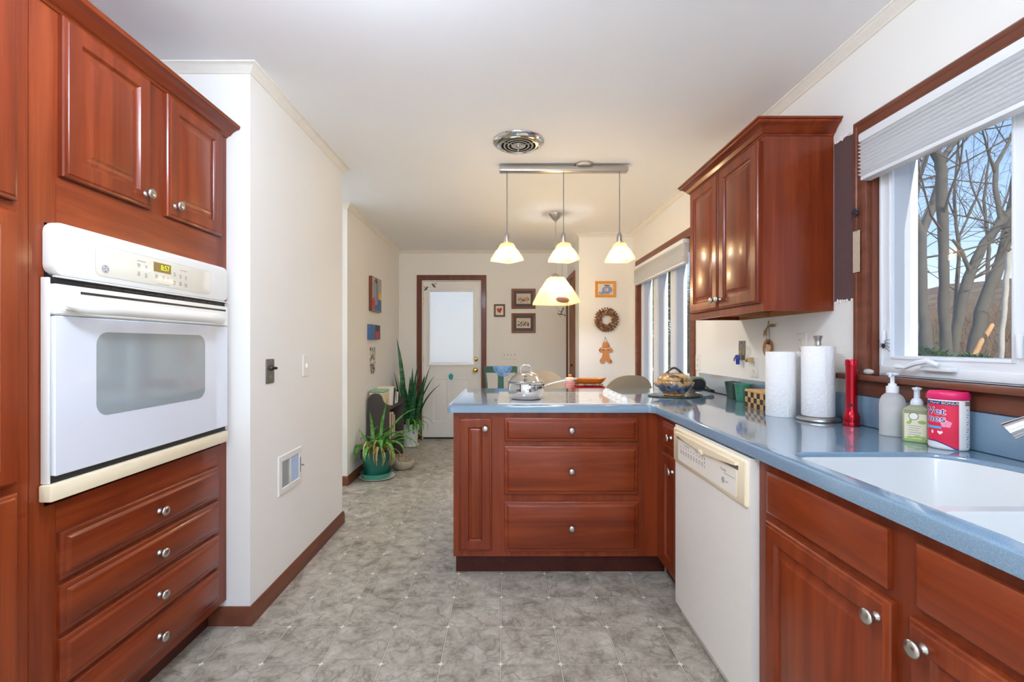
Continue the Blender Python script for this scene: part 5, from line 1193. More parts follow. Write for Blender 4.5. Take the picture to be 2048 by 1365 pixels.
def tub_chair(cx, cy, facing, w, top, label):                      # rounded shell back, facing = direction the sitter looks
    t = thing('tub_chair', label, 'chair', (cx, cy, 0), 'tan dining chairs'); f = Vector((math.cos(facing), math.sin(facing), 0)); r = Vector((f.y, -f.x, 0)); o = Vector((cx, cy, 0))
    n = 20; inner = []; outer = []
    rows = 12; th = .018
    def P(i, j, d):
        a = (i / n - .5) * 2; hmax = top - .43; env = (1 - abs(a) ** 2.6) ** .5 if abs(a) < 1 else 0
        v = j / rows * (env * .86 + .14 * (1 - abs(a) ** 4)) * hmax
        rad = w / 2; ang = a * math.radians(62); x = rad * math.sin(ang) / math.sin(math.radians(62)); y = -rad * (math.cos(ang) - .35) * .55
        lean = -.10 * (v / hmax); return o + r * x * (1 - .0 * v) + f * (y + lean + .10 + d) + Vector((0, 0, .43 + v))
    m = MB(); F1 = [[P(i, j, 0) for i in range(n + 1)] for j in range(rows + 1)]; F2 = [[P(i, j, -th) for i in range(n + 1)] for j in range(rows + 1)]
    L = [a + b[::-1] for a, b in zip(F1, F2)]; m.loops(L, True, True, True); m.build('backrest', TAN, t, 50)
    m = MB(); L = []
    for h, k in ((.39, .9), (.40, .97), (.43, 1), (.45, .97), (.455, .85)): L.append([o + r * (.5 * w * k * math.cos(a)) + f * (.05 + .21 * k * math.sin(a)) + Vector((0, 0, h)) for a in [2 * math.pi * q / 28 for q in range(28)]])
    m.loops(L).build('seat', TAN, t, 50)
    for sx in (-1, 1):
        for sy in (-1, 1): m = MB(); p = o + r * sx * .16 + f * (.05 + sy * .14); q = o + r * sx * .20 + f * (.05 + sy * .19); m.tube([(p.x, p.y, .395), (q.x, q.y, .002)], [.014, .011], 10).build('leg', NICKEL, t)
    return t
tub_chair(1.02, 3.80, math.radians(102), .56, .98, 'tan rounded-back chair with its back to the cooktop, below the gingerbread figure')
tub_chair(.44, 4.86, math.radians(-80), .58, .94, 'tan rounded-back chair on the far side of the table, behind the saucepan lid')
# green slat-back chair with a crocheted doily
gx, gy = PX(1001.5, 4.9), 4.9; g = thing('green_chair', 'green painted wooden chair with one wide back slat beside the back door', 'chair', (gx, gy, 0)); zt = PZ(733, gy); zb = PZ(746, gy)
hw = .181; m = MB(); pr = []
for i in range(13):
    a = (i / 12 - .5) * 2; pr.append((gx + hw * a, gy + .035 * a * a))
L = [[(x, y - .012, z0_), (x, y + .012, z0_), (x, y + .012, z1_), (x, y - .012, z1_)] for (x, y), z0_, z1_ in [((x, y), zb + (.010 if i in (0, 12) else 0), zt - (.006 if i in (0, 12) else 0)) for i, (x, y) in enumerate(pr)]]
m.loops(L).build('top_rail', GREENW, g, 40)
m = MB(); m.loops([[(gx - a, gy - .008, z), (gx + a, gy - .008, z), (gx + a, gy + .008, z), (gx - a, gy + .008, z)] for a, z in ((.034, .45), (.034, .75), (.030, zb + .002))]).build('back_slat', GREENW, g)
for sx in (-1, 1): MB().tube([(gx + sx * .170, gy + .02, zb + .01), (gx + sx * .155, gy + .005, .8), (gx + sx * .150, gy, .44)], [.011, .013, .015], 10).build('back_post', GREENW, g)
MB().box(gx - .20, gx + .20, gy - .015, gy + .38, .425, .455, .01).build('seat', GREENW, g)
for sx in (-1, 1):
    for yy in (.03, .34): MB().tube([(gx + sx * .16, gy + yy, .43), (gx + sx * .19, gy + yy + (.02 if yy > .1 else -.02), .002)], [.017, .012], 10).build('leg', GREENW, g)
DOI = plain('blue_crochet', (112, 152, 196), .85, vary=.2, scale=160, bump=.5); dx = PX(1005, gy)
dl = thing('crochet_doily', 'blue crocheted doily draped over the green chair top rail', 'doily', (dx, gy - .02, zt)); m = MB()
hwd = .103; dp = []
n = 18
def dl_pt(a, k):                                                   # lower half disc, scalloped hem
    r = k * (1 + (.035 * math.cos(a * 18) if k > .9 else 0)); return (dx + hwd * r * math.cos(a), zt + .0002 - .112 * r * math.sin(a))
holes = []
rows = [.0, .35, .60, .68, .76, .84, .92, 1.0]; NA = 36
vs = [[m.bm.verts.new((dl_pt(math.pi * i / NA, k)[0], gy - .0165 - .002 * math.sin(9 * math.pi * i / NA) * k, dl_pt(math.pi * i / NA, k)[1])) for i in range(NA + 1)] for k in rows]
for j in range(len(rows) - 1):
    for i in range(NA):
        if j in (3, 5) and i % 2 == (j // 2) % 2: continue
        try: m.bm.faces.new((vs[j][i], vs[j][i + 1], vs[j + 1][i + 1], vs[j + 1][i]))
        except ValueError: pass
bmesh.ops.remove_doubles(m.bm, verts=m.bm.verts[:], dist=.0003)
o = m.build('front_drape', DOI, dl, 60); md = o.modifiers.new('thickness', 'SOLIDIFY'); md.thickness = .002
MB().box(dx - hwd, dx + hwd, gy - .0175, gy + .0268, zt + .0003, zt + .0028).build('top_fold', DOI, dl)
MB().box(dx - hwd, dx + hwd, gy + .0248, gy + .0268, zt - .07, zt + .0002).build('back_drape', DOI, dl)
# things on the table
cx1, cy1 = PX(1140, 4.38), 4.38; t = thing('striped_canister', 'pink and white canister with round wooden knob on the dining table', 'canister', (cx1, cy1, .7505))
def stripes():
    k = N('pink_white_stripes'); v = k.coord((1, 1, 1)); w = k.n('TexWave'); w.bands_direction = 'Z'; k.l(v, w.inputs['Vector']); w.inputs['Scale'].default_value = 18; w.inputs['Distortion'].default_value = 2; w.inputs['Detail'].default_value = 2
    k.pbr(k.ramp(w.outputs['Fac'], [(.35, lin((214, 112, 104))), (.6, lin((236, 206, 198)))]), .35); return k.m
MB().lathe((cx1, cy1, .7505), [(.044, 0), (.047, .004), (.047, .145), (.045, .150)], 28).build('canister_body', stripes(), t, 40)
l_ = MB().lathe((cx1, cy1, .7505), [(.0475, .1505), (.0475, .158), (.03, .164), (.008, .166)], 28).build('lid', IVORY, t, 40)
MB().ball((cx1, cy1, .7505 + .180), (.020, .020, .016), 14, 10).build('knob', ORANGE, l_, 60)
rx, ry = PX(1180, 4.14), 4.14; t = thing('red_tray', 'red shallow tray holding a wire rack on the dining table', 'tray', (rx, ry, .7505))
MB().rrect(ZP(.7505), rx - .155, rx + .13, ry - .085, ry + .085, .04, [(.02, 0), (.004, .006), (0, .100), (.006, .101), (.010, .096), (.026, .014)], 5).build('tray_body', RED, t, 40)
m = MB()
for u in (-.12, -.04, .04, .10): m.tube([(rx + u, ry - .055, .766), (rx + u, ry - .055, .870), (rx + u, ry + .055, .870), (rx + u, ry + .055, .766)], .0025, 6)
m.tube([(rx - .13, ry - .055, .870), (rx + .11, ry - .055, .870)], .003, 6).tube([(rx - .13, ry + .055, .870), (rx + .11, ry + .055, .870)], .003, 6); m.build('wire_rack', WIRE, t)
t = thing('wooden_boat_bowl', 'long orange wooden boat-shaped bowl resting on the red tray rack', 'bowl', (rx, ry, .8735)); L = []
for k, z in ((.55, .8735), (.80, .880), (.96, .898), (1.06, .920), (1.0, .920), (.88, .900), (.6, .884)):
    L.append([(rx - .01 + .150 * k * math.copysign(abs(math.cos(a)) ** .8, math.cos(a)), ry + .075 * k * math.sin(a), z + (.010 * abs(math.cos(a)) ** 3 if z > .89 else 0)) for a in [2 * math.pi * q / 40 for q in range(40)]])
MB().loops(L).build('bowl_body', ORANGE, t, 50)

# ------------------------------------------------------------------ plants and low shelf by the far left wall
def leafblade(mb, base, az, L, w, rise, droop, seg=9, twist=0.0, fold=.25, wob=0.0, tip=.05):
    base = Vector(base); d = Vector((math.cos(az), math.sin(az), 0)); side = Vector((-d.y, d.x, 0)); pts = []; el = rise; p = base.copy()
    for i in range(seg + 1):
        t = i / seg; wd = w * (min(1, .45 + 2.2 * t) if t < .25 else 1) * max(tip, (1 - max(0, (t - .35) / .65) ** 1.8))
        up = Vector((0, 0, 1)) * math.cos(el) - d * math.sin(el); sd = (side * math.cos(twist * t) + up * math.sin(twist * t)); nrm = sd.cross(d * math.cos(el) + Vector((0, 0, 1)) * math.sin(el)).normalized()
        pts.append((p - sd * wd / 2 + nrm * wd * fold, p.copy(), p + sd * wd / 2 + nrm * wd * fold))
        stp = L / seg; p = p + (d * math.cos(el) + Vector((0, 0, 1)) * math.sin(el)) * stp + side * wob * math.sin(t * 5) * stp; el -= droop / seg * (1.0 + t)
    V = [[mb.bm.verts.new(q) for q in r] for r in pts]
    for a, b in zip(V, V[1:]):
        for i in range(2): f = mb.bm.faces.new((a[i], a[i + 1], b[i + 1], b[i])); f.material_index = mb.mi
def keep(mb, x0=-99, y1=99):
    for v in mb.bm.verts: v.co.x = max(v.co.x, x0 + .1 * (1 - math.exp(min(0, v.co.x - x0)))) if v.co.x < x0 else v.co.x; v.co.y = min(v.co.y, y1)
    return mb
def leafmat(name, c1, c2, axis_stripe=False, bands=False):
    k = N(name); v = k.coord((1, 1, 1)); n = k.noise(v, 26 if not bands else 40, 3)
    if bands:
        mp = k.coord((6, 6, 34)); n = k.noise(mp, 1.0, 3, .6, 1.2)
    col = k.ramp(n, [(.38, lin(c1)), (.62, lin(c2))]); p = k.pbr(col, .38, 0, .5)
    tr = k.n('BsdfTranslucent'); k.l(col, tr.inputs[0]); mx = k.n('MixShader'); mx.inputs[0].default_value = .2; k.l(p.outputs[0], mx.inputs[1]); k.l(tr.outputs[0], mx.inputs[2]); k.l(mx.outputs[0], k.out.inputs[0]); return k.m
STRAP = leafmat('strap_leaf_green', (62, 128, 44), (112, 172, 74)); DRY = leafmat('dry_leaf_straw', (170, 134, 78), (206, 176, 118)); SNAKE = leafmat('snake_plant_green', (28, 78, 48), (74, 132, 84), bands=True)
pxx, pyy = -1.185, 4.20
pl = thing('white_plate', 'flat white plate on the floor under the green plant pot', 'plate', (pxx + .01, pyy, .0005)); MB().lathe((pxx + .01, pyy, .0006), [(.10, 0), (.140, .006), (.160, .013), (.160, .015), (.138, .009), (.10, .005)], 40).build('plate_body', WHITE, pl, 60)
pp = thing('potted_strap_plant', 'leafy plant with green and dry strap leaves in a dark green pot on the floor', 'plant', (pxx, pyy, .0065)); z = .0068
MB().lathe((pxx, pyy, z), [(.10, 0), (.128, .006), (.140, .040), (.144, .046), (.139, .047), (.124, .014), (.09, .010)], 40).build('saucer', GREENSAUCER, pp, 50)
MB().lathe((pxx, pyy, z + .0105), [(.098, 0), (.104, .004), (.128, .165), (.140, .168), (.145, .235), (.137, .235), (.130, .205)], 40, cap1=True).build('pot', GREENPOT, pp, 40)
MB().lathe((pxx, pyy, z), [(.128, .2165), (.09, .226), (.02, .230)], 30, cap0=False).build('soil', SOIL, pp)
r5 = random.Random(11); m = MB(); zs = z + .225
for (ux, uy, az, L, w, rise, droop) in ((-.06, -.02, 200, .34, .045, 62, 130), (-.07, -.04, 245, .30, .048, 70, 150), (-.04, -.06, 150, .28, .036, 76, 40), (.05, -.03, 330, .42, .040, 66, 110), (.06, 0, 350, .50, .044, 72, 120), (.07, -.02, 20, .46, .040, 60, 110), (.05, .03, 60, .46, .036, 76, 60), (.04, -.05, 290, .40, .046, 80, 120), (.07, .02, 10, .60, .034, 74, 130), (-.03, .02, 120, .40, .036, 84, 30), (.03, -.01, 80, .52, .036, 86, 30), (.06, -.06, 310, .46, .038, 70, 150), (-.08, 0, 185, .30, .034, 50, 100), (.06, .04, 40, .56, .030, 80, 60), (-.02, -.07, 265, .33, .05, 72, 160), (.04, 0, 335, .60, .036, 78, 135)):
    leafblade(m, (pxx + ux, pyy + uy, zs), math.radians(az), L, w * 1.05, math.radians(rise), math.radians(droop), 10, r5.uniform(-.5, .5), .2)
for k in range(14): leafblade(m, (pxx + r5.uniform(-.08, .1), pyy + r5.uniform(-.08, .06), zs), r5.uniform(0, 6.28), r5.uniform(.25, .46), r5.uniform(.020, .038), math.radians(r5.uniform(60, 88)), math.radians(r5.uniform(40, 130)), 9, r5.uniform(-.6, .6), .2)
keep(m, XFL + .016, 4.455).build('green_leaves', STRAP, pp, 80, False)
m = MB()
for k in range(26):
    az = r5.uniform(-1.9, .5) if k < 18 else r5.uniform(2.4, 4.2); leafblade(m, (pxx + r5.uniform(-.03, .09), pyy + r5.uniform(-.08, .05), zs), az, r5.uniform(.28, .46), r5.uniform(.008, .018), math.radians(r5.uniform(40, 80)), math.radians(r5.uniform(150, 210)), 10, r5.uniform(-1, 1), .15)
keep(m, XFL + .016, 4.455).build('dry_leaves', DRY, pp, 80, False)
# lumpy stone bowl
bx_, by_ = -1.0, 4.50; t = thing('stone_planter', 'low lumpy stone-coloured bowl of dried stems on the floor beside the green pot', 'planter', (bx_, by_, .0005)); L = []
for k, zz in ((.075, 0), (.092, .010), (.104, .05), (.102, .082), (.094, .090), (.082, .080), (.05, .05)):
    L.append([(bx_ + k * (1 + .05 * math.sin(3 * a + 1) + .03 * math.sin(7 * a)) * math.cos(a), by_ + k * (1 + .05 * math.sin(3 * a + 1)) * math.sin(a), .001 + zz + (.012 * math.sin(2 * a) if zz > .06 else 0)) for a in [2 * math.pi * q / 32 for q in range(32)]])
MB().loops(L).build('bowl_body', STONE, t, 60)
m = MB()
for k in range(9): a = r5.uniform(0, 6.28); m.tube([(bx_ + .03 * math.cos(a), by_ + .03 * math.sin(a), .055), (bx_ + .07 * math.cos(a), by_ + .07 * math.sin(a), .12), (bx_ + .12 * math.cos(a + .4), by_ + .12 * math.sin(a + .4), .13 + .05 * r5.random())], [.003, .002, .001], 5)
m.build('dried_stems', DRY, t)
# snake plant
nx, ny = -1.14, 5.50; t = thing('snake_plant', 'tall snake plant with upright dark leaves in a white pot beside the back door', 'plant', (nx, ny, .0005)); z = .001
MB().lathe((nx, ny, z), [(.095, 0), (.108, .006), (.112, .022), (.106, .024), (.09, .012)], 36).build('saucer', WHITE, t, 50)
MB().lathe((nx, ny, z + .0125), [(.076, 0), (.082, .004), (.100, .19), (.108, .192), (.112, .262), (.105, .262), (.098, .235)], 36, cap1=True).build('pot', plain('white_pot', (226, 228, 230), .4, vary=.03), t, 40)
MB().lathe((nx, ny, z), [(.094, .248), (.05, .254), (.01, .255)], 24, cap0=False).build('soil', SOIL, t)
m = MB(); zs = z + .25; r6 = random.Random(21)
tall = [(-.05, -.02, 150, 1.06, .075, 88, 10), (-.03, -.03, 340, .84, .06, 82, 6), (.01, 0, 10, .70, .07, 86, 8), (.05, .02, 10, .62, .06, 84, 8), (-.06, 0, 190, .66, .07, 82, 6), (-.07, .02, 185, .60, .065, 74, 6), (.05, -.03, 350, .66, .075, 80, 22), (.07, 0, 5, .60, .08, 80, 36), (-.04, .04, 160, .66, .065, 86, 8), (.0, .05, 90, .70, .065, 87, 6), (.06, .04, 20, .74, .055, 83, 12), (.02, -.05, 320, .58, .07, 86, 10)]
for ux, uy, az, L_, w, rs, dp in tall: leafblade(m, (nx + ux, ny + uy, zs), math.radians(az), L_, w, math.radians(rs), math.radians(dp), 12, r6.uniform(-.9, .9), .25)
for k in range(34):
    a = r6.uniform(0, 6.28); d = r6.uniform(.01, .08); leafblade(m, (nx + d * math.cos(a), ny + d * math.sin(a) * .8, zs), a, r6.uniform(.30, .62), r6.uniform(.050, .075), math.radians(r6.uniform(76, 89)), math.radians(r6.uniform(2, 14)), 10, r6.uniform(-1.4, 1.4), .25)
keep(m, XFL + .016, YB - .02).build('upright_leaves', SNAKE, t, 80, False)
m = MB()
for k in range(14): leafblade(m, (nx + r6.uniform(.0, .08), ny - .06 + r6.uniform(-.04, .04), zs), r6.uniform(-1.6, .4), r6.uniform(.25, .42), .026, math.radians(r6.uniform(50, 80)), math.radians(r6.uniform(120, 200)), 9, 0, .2)
m.build('trailing_leaves', STRAP, t, 80, False)
# low shelf with shaped end boards
sh0, sh1 = 4.47, 5.12; sx0, sx1 = -1.350, -1.135
sf = thing('low_shelf', 'low dark shelf with rounded end boards against the far left wall', 'shelf', (-1.25, 4.8, 0))
ep = [(sx0, .001), (sx1, .001), (sx1, .60), (sx1 - .012, .635), (sx1 - .045, .650), (sx1 - .062, .672), (sx1 - .075, .715), (sx1 - .105, .742), (sx1 - .150, .748), (sx1 - .185, .730), (sx0 + .002, .690), (sx0, .66)]
for y in (sh0, sh1 - .02): MB().prism(ep, lambda u, v, w: (u, y + w, v), 0, .02).build('end_board', DKGREY, sf, 30)
MB().box(sx0, sx1 - .004, sh0 + .0205, sh1 - .0205, .575, .595).build('upper_shelf', DKGREY, sf); MB().box(sx0, sx1 - .004, sh0 + .0205, sh1 - .0205, .24, .26).build('lower_shelf', DKGREY, sf)
MB().box(sx0 - .0, sx0 + .012, sh0 + .0205, sh1 - .0205, .26, .575).build('back_board', DKGREY, sf)
bks = (((150, 96, 60), .235), ((214, 120, 60), .265), ((224, 206, 180), .28), ((190, 60, 40), .24), ((110, 130, 150), .25), ((226, 196, 150), .27), ((120, 90, 60), .26), ((214, 206, 190), .23))
bn = ('brown', 'orange', 'cream', 'red', 'blue-grey', 'straw-coloured', 'dark tan', 'off-white'); y = sh0 + .028
for i, (c, hh) in enumerate(bks):
    w = .022 + .010 * (i % 3); t = thing('book', bn[i] + ' book standing on the lower shelf behind the plants', 'book', (sx1 - .06, y, .2605), 'books on the lower shelf')
    x0, x1 = sx1 - .165, sx1 - .018; cm = plain('book_cloth_%d' % i, c, .6)
    q = MB(); q.box(x0, x1, y, y + .0025, .2605, .2605 + hh).box(x0, x1, y + w - .0025, y + w, .2605, .2605 + hh).box(x1 - .003, x1, y + .0025, y + w - .0025, .2605, .2605 + hh); q.build('cover', cm, t)
    MB().box(x0 + .003, x1 - .0035, y + .0028, y + w - .0028, .264, .2575 + hh).build('pages', PAPERW, t); y += w + .006
# on the upper shelf: letter box, cards, photo frames, green tray
cbx = thing('cardboard_box', 'beige upright card box on the upper shelf behind the rounded board', 'box', (-1.27, 4.62, .5955)); m = MB()
m.box(-1.345, -1.195, 4.52, 4.70, .5955, .735); m.build('box_body', plain('manila_card', (226, 204, 160), .8), cbx)
MB().box(-1.347, -1.193, 4.518, 4.702, .7352, .750, .002).build('box_lid', plain('pale_card', (232, 214, 178), .8), cbx)
gt = thing('green_tray', 'pale green tray with a yellow flower lying on the beige box', 'tray', (-1.27, 4.6, .7505)); m = MB(); m.rrect(ZP(.7507), -1.345, -1.185, 4.515, 4.705, .03, [(.01, 0), (0, .006), (0, .022), (.005, .022), (.012, .008)], 5); m.build('tray_body', plain('mint_enamel', (140, 186, 160), .4), gt, 40)
fl = thing('yellow_flower', 'small yellow flower ornament in the pale green tray', 'ornament', (-1.26, 4.60, .7595)); m = MB()
for k in range(6): m.ball((-1.26 + .018 * math.cos(k * 1.047), 4.60 + .018 * math.sin(k * 1.047), .7665), (.013, .013, .006), 8, 6)
m.build('petals', YELI, fl, 60); MB().ball((-1.26, 4.60, .769), (.009, .009, .007), 10, 8).build('flower_centre', ORANGE, fl)
for i, (yy, hh, ln, fm, pm, lb) in enumerate(((4.74, .20, .050, FROLIVE, PAPERW, 'tall cream card leaning on the upper shelf nearest the beige box'), (4.80, .15, .045, BLACK, MATWHITE, 'black-framed photo leaning on the upper shelf among the cards'), (4.88, .14, .045, PEWTER, MATWHITE, 'silver-framed photo leaning on the upper shelf at the window end'), (4.96, .12, .04, IVORY, LAVI, 'small white card leaning on the upper shelf beside the far end board'))):
    t = thing('photo_frame', lb, 'photo frame', (-1.25, yy, .5955), 'photos and cards on the upper shelf')
    def MF(u, v, w, yy=yy, ln=ln, hh=hh): return (u, yy + ln * v / hh - w, .5958 + v * math.cos(ln / hh))
    m = MB(); m.rect(MF, -1.335, -1.165, 0, hh, [(0, 0), (0, .008), (.003, .010), (.012, .010), (.014, .007)]); m.build('frame', fm if i else plain('cream_card', (232, 220, 190), .7), t)
    MB().rect(MF, -1.320, -1.180, .015, hh - .015, [(0, .0071), (0, .0076)]).build('photo', pm, t)

# ------------------------------------------------------------------ outside the windows
BARK = plain('grey_bark', (98, 92, 84), .95, vary=.35, scale=7, bump=.8); BARKL = plain('pale_birch_bark', (186, 178, 166), .9, vary=.2, scale=9); BARKT = plain('tan_split_wood', (196, 150, 102), .9, vary=.2, scale=8); TWIG = plain('twig_brown', (104, 92, 80), .95)
def hill():
    k = N('leaf_litter_slope'); v = k.coord(); n1 = k.noise(v, 1.1, 8, .7); n2 = k.noise(v, .35, 3)
    c = k.ramp(n1, [(.3, lin((74, 58, 44))), (.5, lin((122, 98, 76))), (.7, lin((160, 134, 108)))]); g = k.ramp(n2, [(.5, (0, 0, 0)), (.65, (1, 1, 1))])
    k.pbr(k.mix(k.math('MULTIPLY', g, .35), c, lin((96, 110, 70))), .95, bump=n1, strength=.6, dist=.1); return k.m
m = MB(); bm = m.bm; G = []; rh = random.Random(9)
for i in range(41):
    row = []
    for j in range(41):
        X = 1.62 + (i / 40) ** 1.6 * 58; Y = -25 + j * 2.0
        zz = -.55 - .02 * X if X < 8 else -.71 + (X - 8) * .25 - max(0, X - 34) * .16
        row.append(bm.verts.new((X, Y, zz + rh.uniform(-.12, .12) * min(1, X / 8))))
    G.append(row)
for i in range(40):
    for j in range(40): bm.faces.new((G[i][j], G[i + 1][j], G[i + 1][j + 1], G[i][j + 1]))
struct(m.build('hill', hill(), None, 60))
def ground_z(X): return -.55 - .02 * X if X < 8 else -.71 + (X - 8) * .25 - max(0, X - 34) * .16
def rtwigs(m, p, d, L, r, depth, rnd):
    n = 4; pts = [p.copy()]; rr = [r]
    for i in range(n):
        d = (d + Vector((rnd.uniform(-.22, .22), rnd.uniform(-.22, .22), rnd.uniform(-.10, .20)))).normalized(); p = p + d * L / n; pts.append(p.copy()); rr.append(r * (1 - .6 * (i + 1) / n))
    m.tube(pts, rr, 5, False)
    if depth:
        for k in range(3):
            q = pts[1 + k + (1 if k < 1 else 0)] if 1 + k < len(pts) else pts[-1]; a = Vector((rnd.uniform(-1, 1), rnd.uniform(-1, 1), rnd.uniform(-.3, .9))).normalized()
            rtwigs(m, q, (d * .7 + a * .8).normalized(), L * .62, r * .5, depth - 1, rnd)
def tree(label, Yd, limbs, seed, bark, ntw=16, twl=1.6, base=None, name='bare_tree', cat='tree'):
    rnd = random.Random(seed); S = []
    for lb in limbs: S.append(([Vector((PX(x, Yd + dy), Yd + dy, PZ(y, Yd + dy))) for x, y, _, dy in lb], [w * Yd / F / 2 * .66 for _, _, w, _ in lb]))
    p0 = S[0][0][0]; gz = ground_z(p0.x) - .1
    t = thing(name, label, cat, (p0.x, p0.y, gz)); S[0][0].insert(0, Vector((p0.x - .1, p0.y, gz))); S[0][1].insert(0, S[0][1][0] * 1.25)
    m = MB()
    for pts, r in S:
        P, R = [], []
        for i in range(len(pts) - 1):
            for k in range(4): f = k / 4; q = pts[i].lerp(pts[i + 1], f); e = r[i] * .18; P.append(q + Vector((rnd.uniform(-e, e), rnd.uniform(-e, e), 0))); R.append((r[i] + (r[i + 1] - r[i]) * f) * rnd.uniform(.93, 1.07))
        P.append(pts[-1]); R.append(r[-1]); m.tube(P, R, 10)
    m.build('trunk', bark, t, 60)
    if ntw:
        m = MB()
        for k in range(ntw):
            pts, r = S[k % len(S)]; i = rnd.randrange(max(1, len(pts) // 2), len(pts)); q = pts[i - 1].lerp(pts[i], rnd.random()); a = Vector((rnd.uniform(-1, 1), rnd.uniform(-.6, .6), rnd.uniform(-.1, .9))).normalized()
            rtwigs(m, q, a, twl * rnd.uniform(.6, 1.2), min(.018, r[i] * .25 + .004), 2, rnd)
        m.build('twigs', TWIG, t, 60)
    return t
tree('grey bare tree forking low beside the left edge of the sink window', 7.4, [[(1850, 705, 34, 0), (1845, 600, 27, 0), (1842, 465, 25, 0), (1824, 425, 20, 0), (1806, 390, 16, 0), (1798, 300, 13, 0)], [(1843, 470, 20, 0), (1868, 410, 22, .1), (1884, 340, 18, .2), (1860, 300, 12, .2), (1830, 240, 10, 0)], [(1826, 428, 14, 0), (1838, 360, 11, -.2), (1856, 310, 9, -.3), (1900, 250, 6, -.4)]], 1, BARK, 14, 1.4)
tree('thick straight grey bare tree in the middle of the sink window, forking at the shade', 6.6, [[(1892, 712, 30, 0), (1888, 600, 26, 0), (1886, 470, 25, 0), (1884, 350, 27, 0), (1880, 318, 26, 0), (1862, 285, 14, 0), (1830, 230, 10, 0)], [(1882, 325, 20, 0), (1905, 290, 17, .2), (1940, 255, 12, .2), (1980, 200, 8, .2)]], 2, BARK, 12, 1.5)
tree('dark bare tree leaning right across the sink window', 7.8, [[(1908, 690, 24, 0), (1932, 570, 26, 0), (1960, 500, 24, 0), (2005, 440, 22, 0), (2060, 380, 16, 0)], [(1938, 540, 12, 0), (1922, 500, 10, 0), (1905, 480, 7, 0)], [(2002, 440, 13, 0), (1990, 380, 13, .2), (1992, 330, 12, .3), (2015, 290, 9, .3), (2040, 230, 7, .3)], [(1990, 345, 9, .2), (1975, 300, 6, .1), (1965, 260, 4, 0)]], 3, BARK, 18, 1.5)
tree('broad dark bare tree rising to the right edge of the sink window', 8.6, [[(1945, 700, 30, 0), (1968, 600, 32, 0), (2002, 520, 28, 0), (2022, 430, 24, 0), (2030, 350, 16, 0)], [(2010, 500, 14, 0), (2040, 450, 12, 0), (2070, 390, 9, 0)]], 4, BARK, 10, 1.5)
tree('slim pale birch trunk near the right edge of the sink window', 6.2, [[(2001, 716, 14, 0), (2006, 640, 14, 0), (2013, 560, 13, 0), (2018, 505, 13, 0)]], 5, BARKL, 0, 1, name='birch_trunk')
tree('broken tan log slanting up from the slope outside the sink window', 6.4, [[(1944, 716, 14, 0), (1962, 685, 14, 0), (1984, 650, 12, .1)]], 6, BARKT, 0, 1, name='fallen_log', cat='log')
for i, (px, Yd, hh, lb) in enumerate(((1822, 14, 330, 'distant thin bare tree seen past the leftmost trunk'), (1912, 16, 300, 'distant thin bare tree standing between the thick trunk and the leaning one'), (1972, 15, 360, 'distant thin bare tree behind the leaning trunk'))):
    tree(lb, Yd, [[(px, 600, 11, 0), (px + 6, 500, 9, 0), (px - 4, 400, 7, 0), (px + 8, hh - 60, 4, 0)], [(px + 4, 480, 6, 0), (px + 40, 400, 5, 0), (px + 60, 330, 3, 0)], [(px, 440, 5, 0), (px - 30, 370, 4, 0), (px - 40, 300, 3, 0)]], 20 + i, BARK, 12, 2.4)
rb_ = random.Random(77); m = MB()
for k in range(3400):
    X = rb_.uniform(8.5, 20); Y = X / rb_.uniform(.80, 1.18) if k < 1500 else rb_.uniform(-6, 12); g = Vector((X, Y, ground_z(X) - .05)); hgt = rb_.uniform(.5, 1.5)
    a = Vector((rb_.uniform(-.5, .5), rb_.uniform(-.5, .5), 1)).normalized(); m.tube([g, g + a * hgt * .5, g + a * hgt + Vector((rb_.uniform(-.3, .3), rb_.uniform(-.3, .3), 0))], [.012, .009, .004], 4, False)
bo = m.build('brush', plain('dry_brush', (132, 108, 86), .95, vary=.4, scale=2), None, 60); tag(bo, 'dry brown brush growing on the slope outside the sink window', 'brush', kind='stuff')
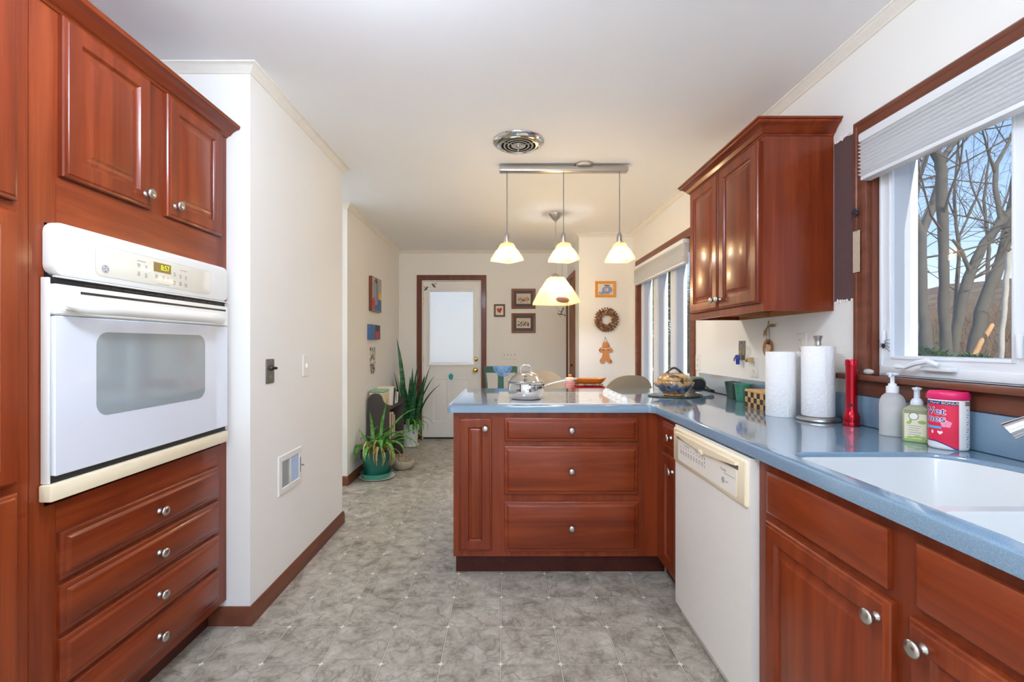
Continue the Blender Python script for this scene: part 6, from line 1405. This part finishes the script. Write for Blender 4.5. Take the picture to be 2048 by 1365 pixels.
# evergreen shrubs along the foot of the window view, and an evergreen outside the dining window
EVG = leafmat('evergreen', (50, 84, 44), (108, 142, 80))
def shrub(name, label, cat, c, r, n, ln, seed):
    rnd = random.Random(seed); t = thing(name, label, cat, c); m = MB()
    for k in range(n):
        a = rnd.uniform(0, 6.28); e = rnd.uniform(0, 1.5); k_ = rnd.random() ** .35
        p = (c[0] + r[0] * k_ * math.cos(a) * math.cos(e), c[1] + r[1] * k_ * math.sin(a) * math.cos(e), c[2] + r[2] * k_ * math.sin(e) + .02)
        leafblade(m, p, a + rnd.uniform(-1, 1), ln * rnd.uniform(.6, 1.3), ln * .30, rnd.uniform(-.3, 1.2), .5, 3, 0, .1)
    m.build('foliage', EVG, t, 80, False); MB().tube([(c[0], c[1], ground_z(c[0]) - .1), (c[0], c[1], c[2] + r[2] * .6)], .04, 8).build('stem', BARK, t); return t
for i, (px, Yd, py, r, lb) in enumerate(((1838, 5.6, 712, (.36, .40, .30), 'dark evergreen shrub at the lower left of the sink window view'), (1942, 5.9, 720, (.34, .34, .26), 'dark evergreen shrub below the leaning tree outside the sink window'))):
    shrub('evergreen_shrub', lb, 'shrub', (PX(px, Yd), Yd, PZ(py, Yd) - .24), r, 2600, .09, 40 + i)
def conifer(label, x, y, h, r, seed):
    rnd = random.Random(seed); gz = ground_z(x); t = thing('evergreen_tree', label, 'tree', (x, y, gz)); MB().tube([(x, y, gz - .1), (x, y, gz + h)], [.14, .02], 8).build('trunk', BARK, t); m = MB()
    for k in range(5200):
        f = rnd.random() ** .8; zz = gz + .3 + f * (h - .3); a = rnd.uniform(0, 6.28); rr = r * (1 - f * .9) * rnd.random() ** .5
        leafblade(m, (x + rr * math.cos(a), y + rr * math.sin(a), zz), a + rnd.uniform(-.5, .5), rnd.uniform(.16, .34), .06, rnd.uniform(-.3, .5), .6, 3, 0, .1)
    m.build('needles', EVG, t, 80, False)
conifer('tall evergreen seen between the white sashes of the dining window', 3.95, 11.4, 4.4, 1.15, 51)
conifer('evergreen seen in the nearest pane of the dining window', 3.85, 8.6, 3.2, .85, 52)
# white deck rail outside the dining window
rl = thing('deck_railing', 'white deck railing outside the dining window', 'railing', (2.6, 7.5, -.7)); m = MB()
MB().box(2.56, 2.64, 5.2, 10.0, .78, .82).build('top_rail', VINYL, rl); MB().box(2.58, 2.62, 5.2, 10.0, -.42, -.38).build('bottom_rail', VINYL, rl)
for i in range(30): m.box(2.59, 2.61, 5.25 + i * .16, 5.27 + i * .16, -.379, .779)
m.build('balusters', VINYL, rl)
for yy in (5.2, 7.6, 10.0): MB().box(2.55, 2.65, yy - .05, yy + .05, ground_z(2.6) - .1, .779).build('post', VINYL, rl)
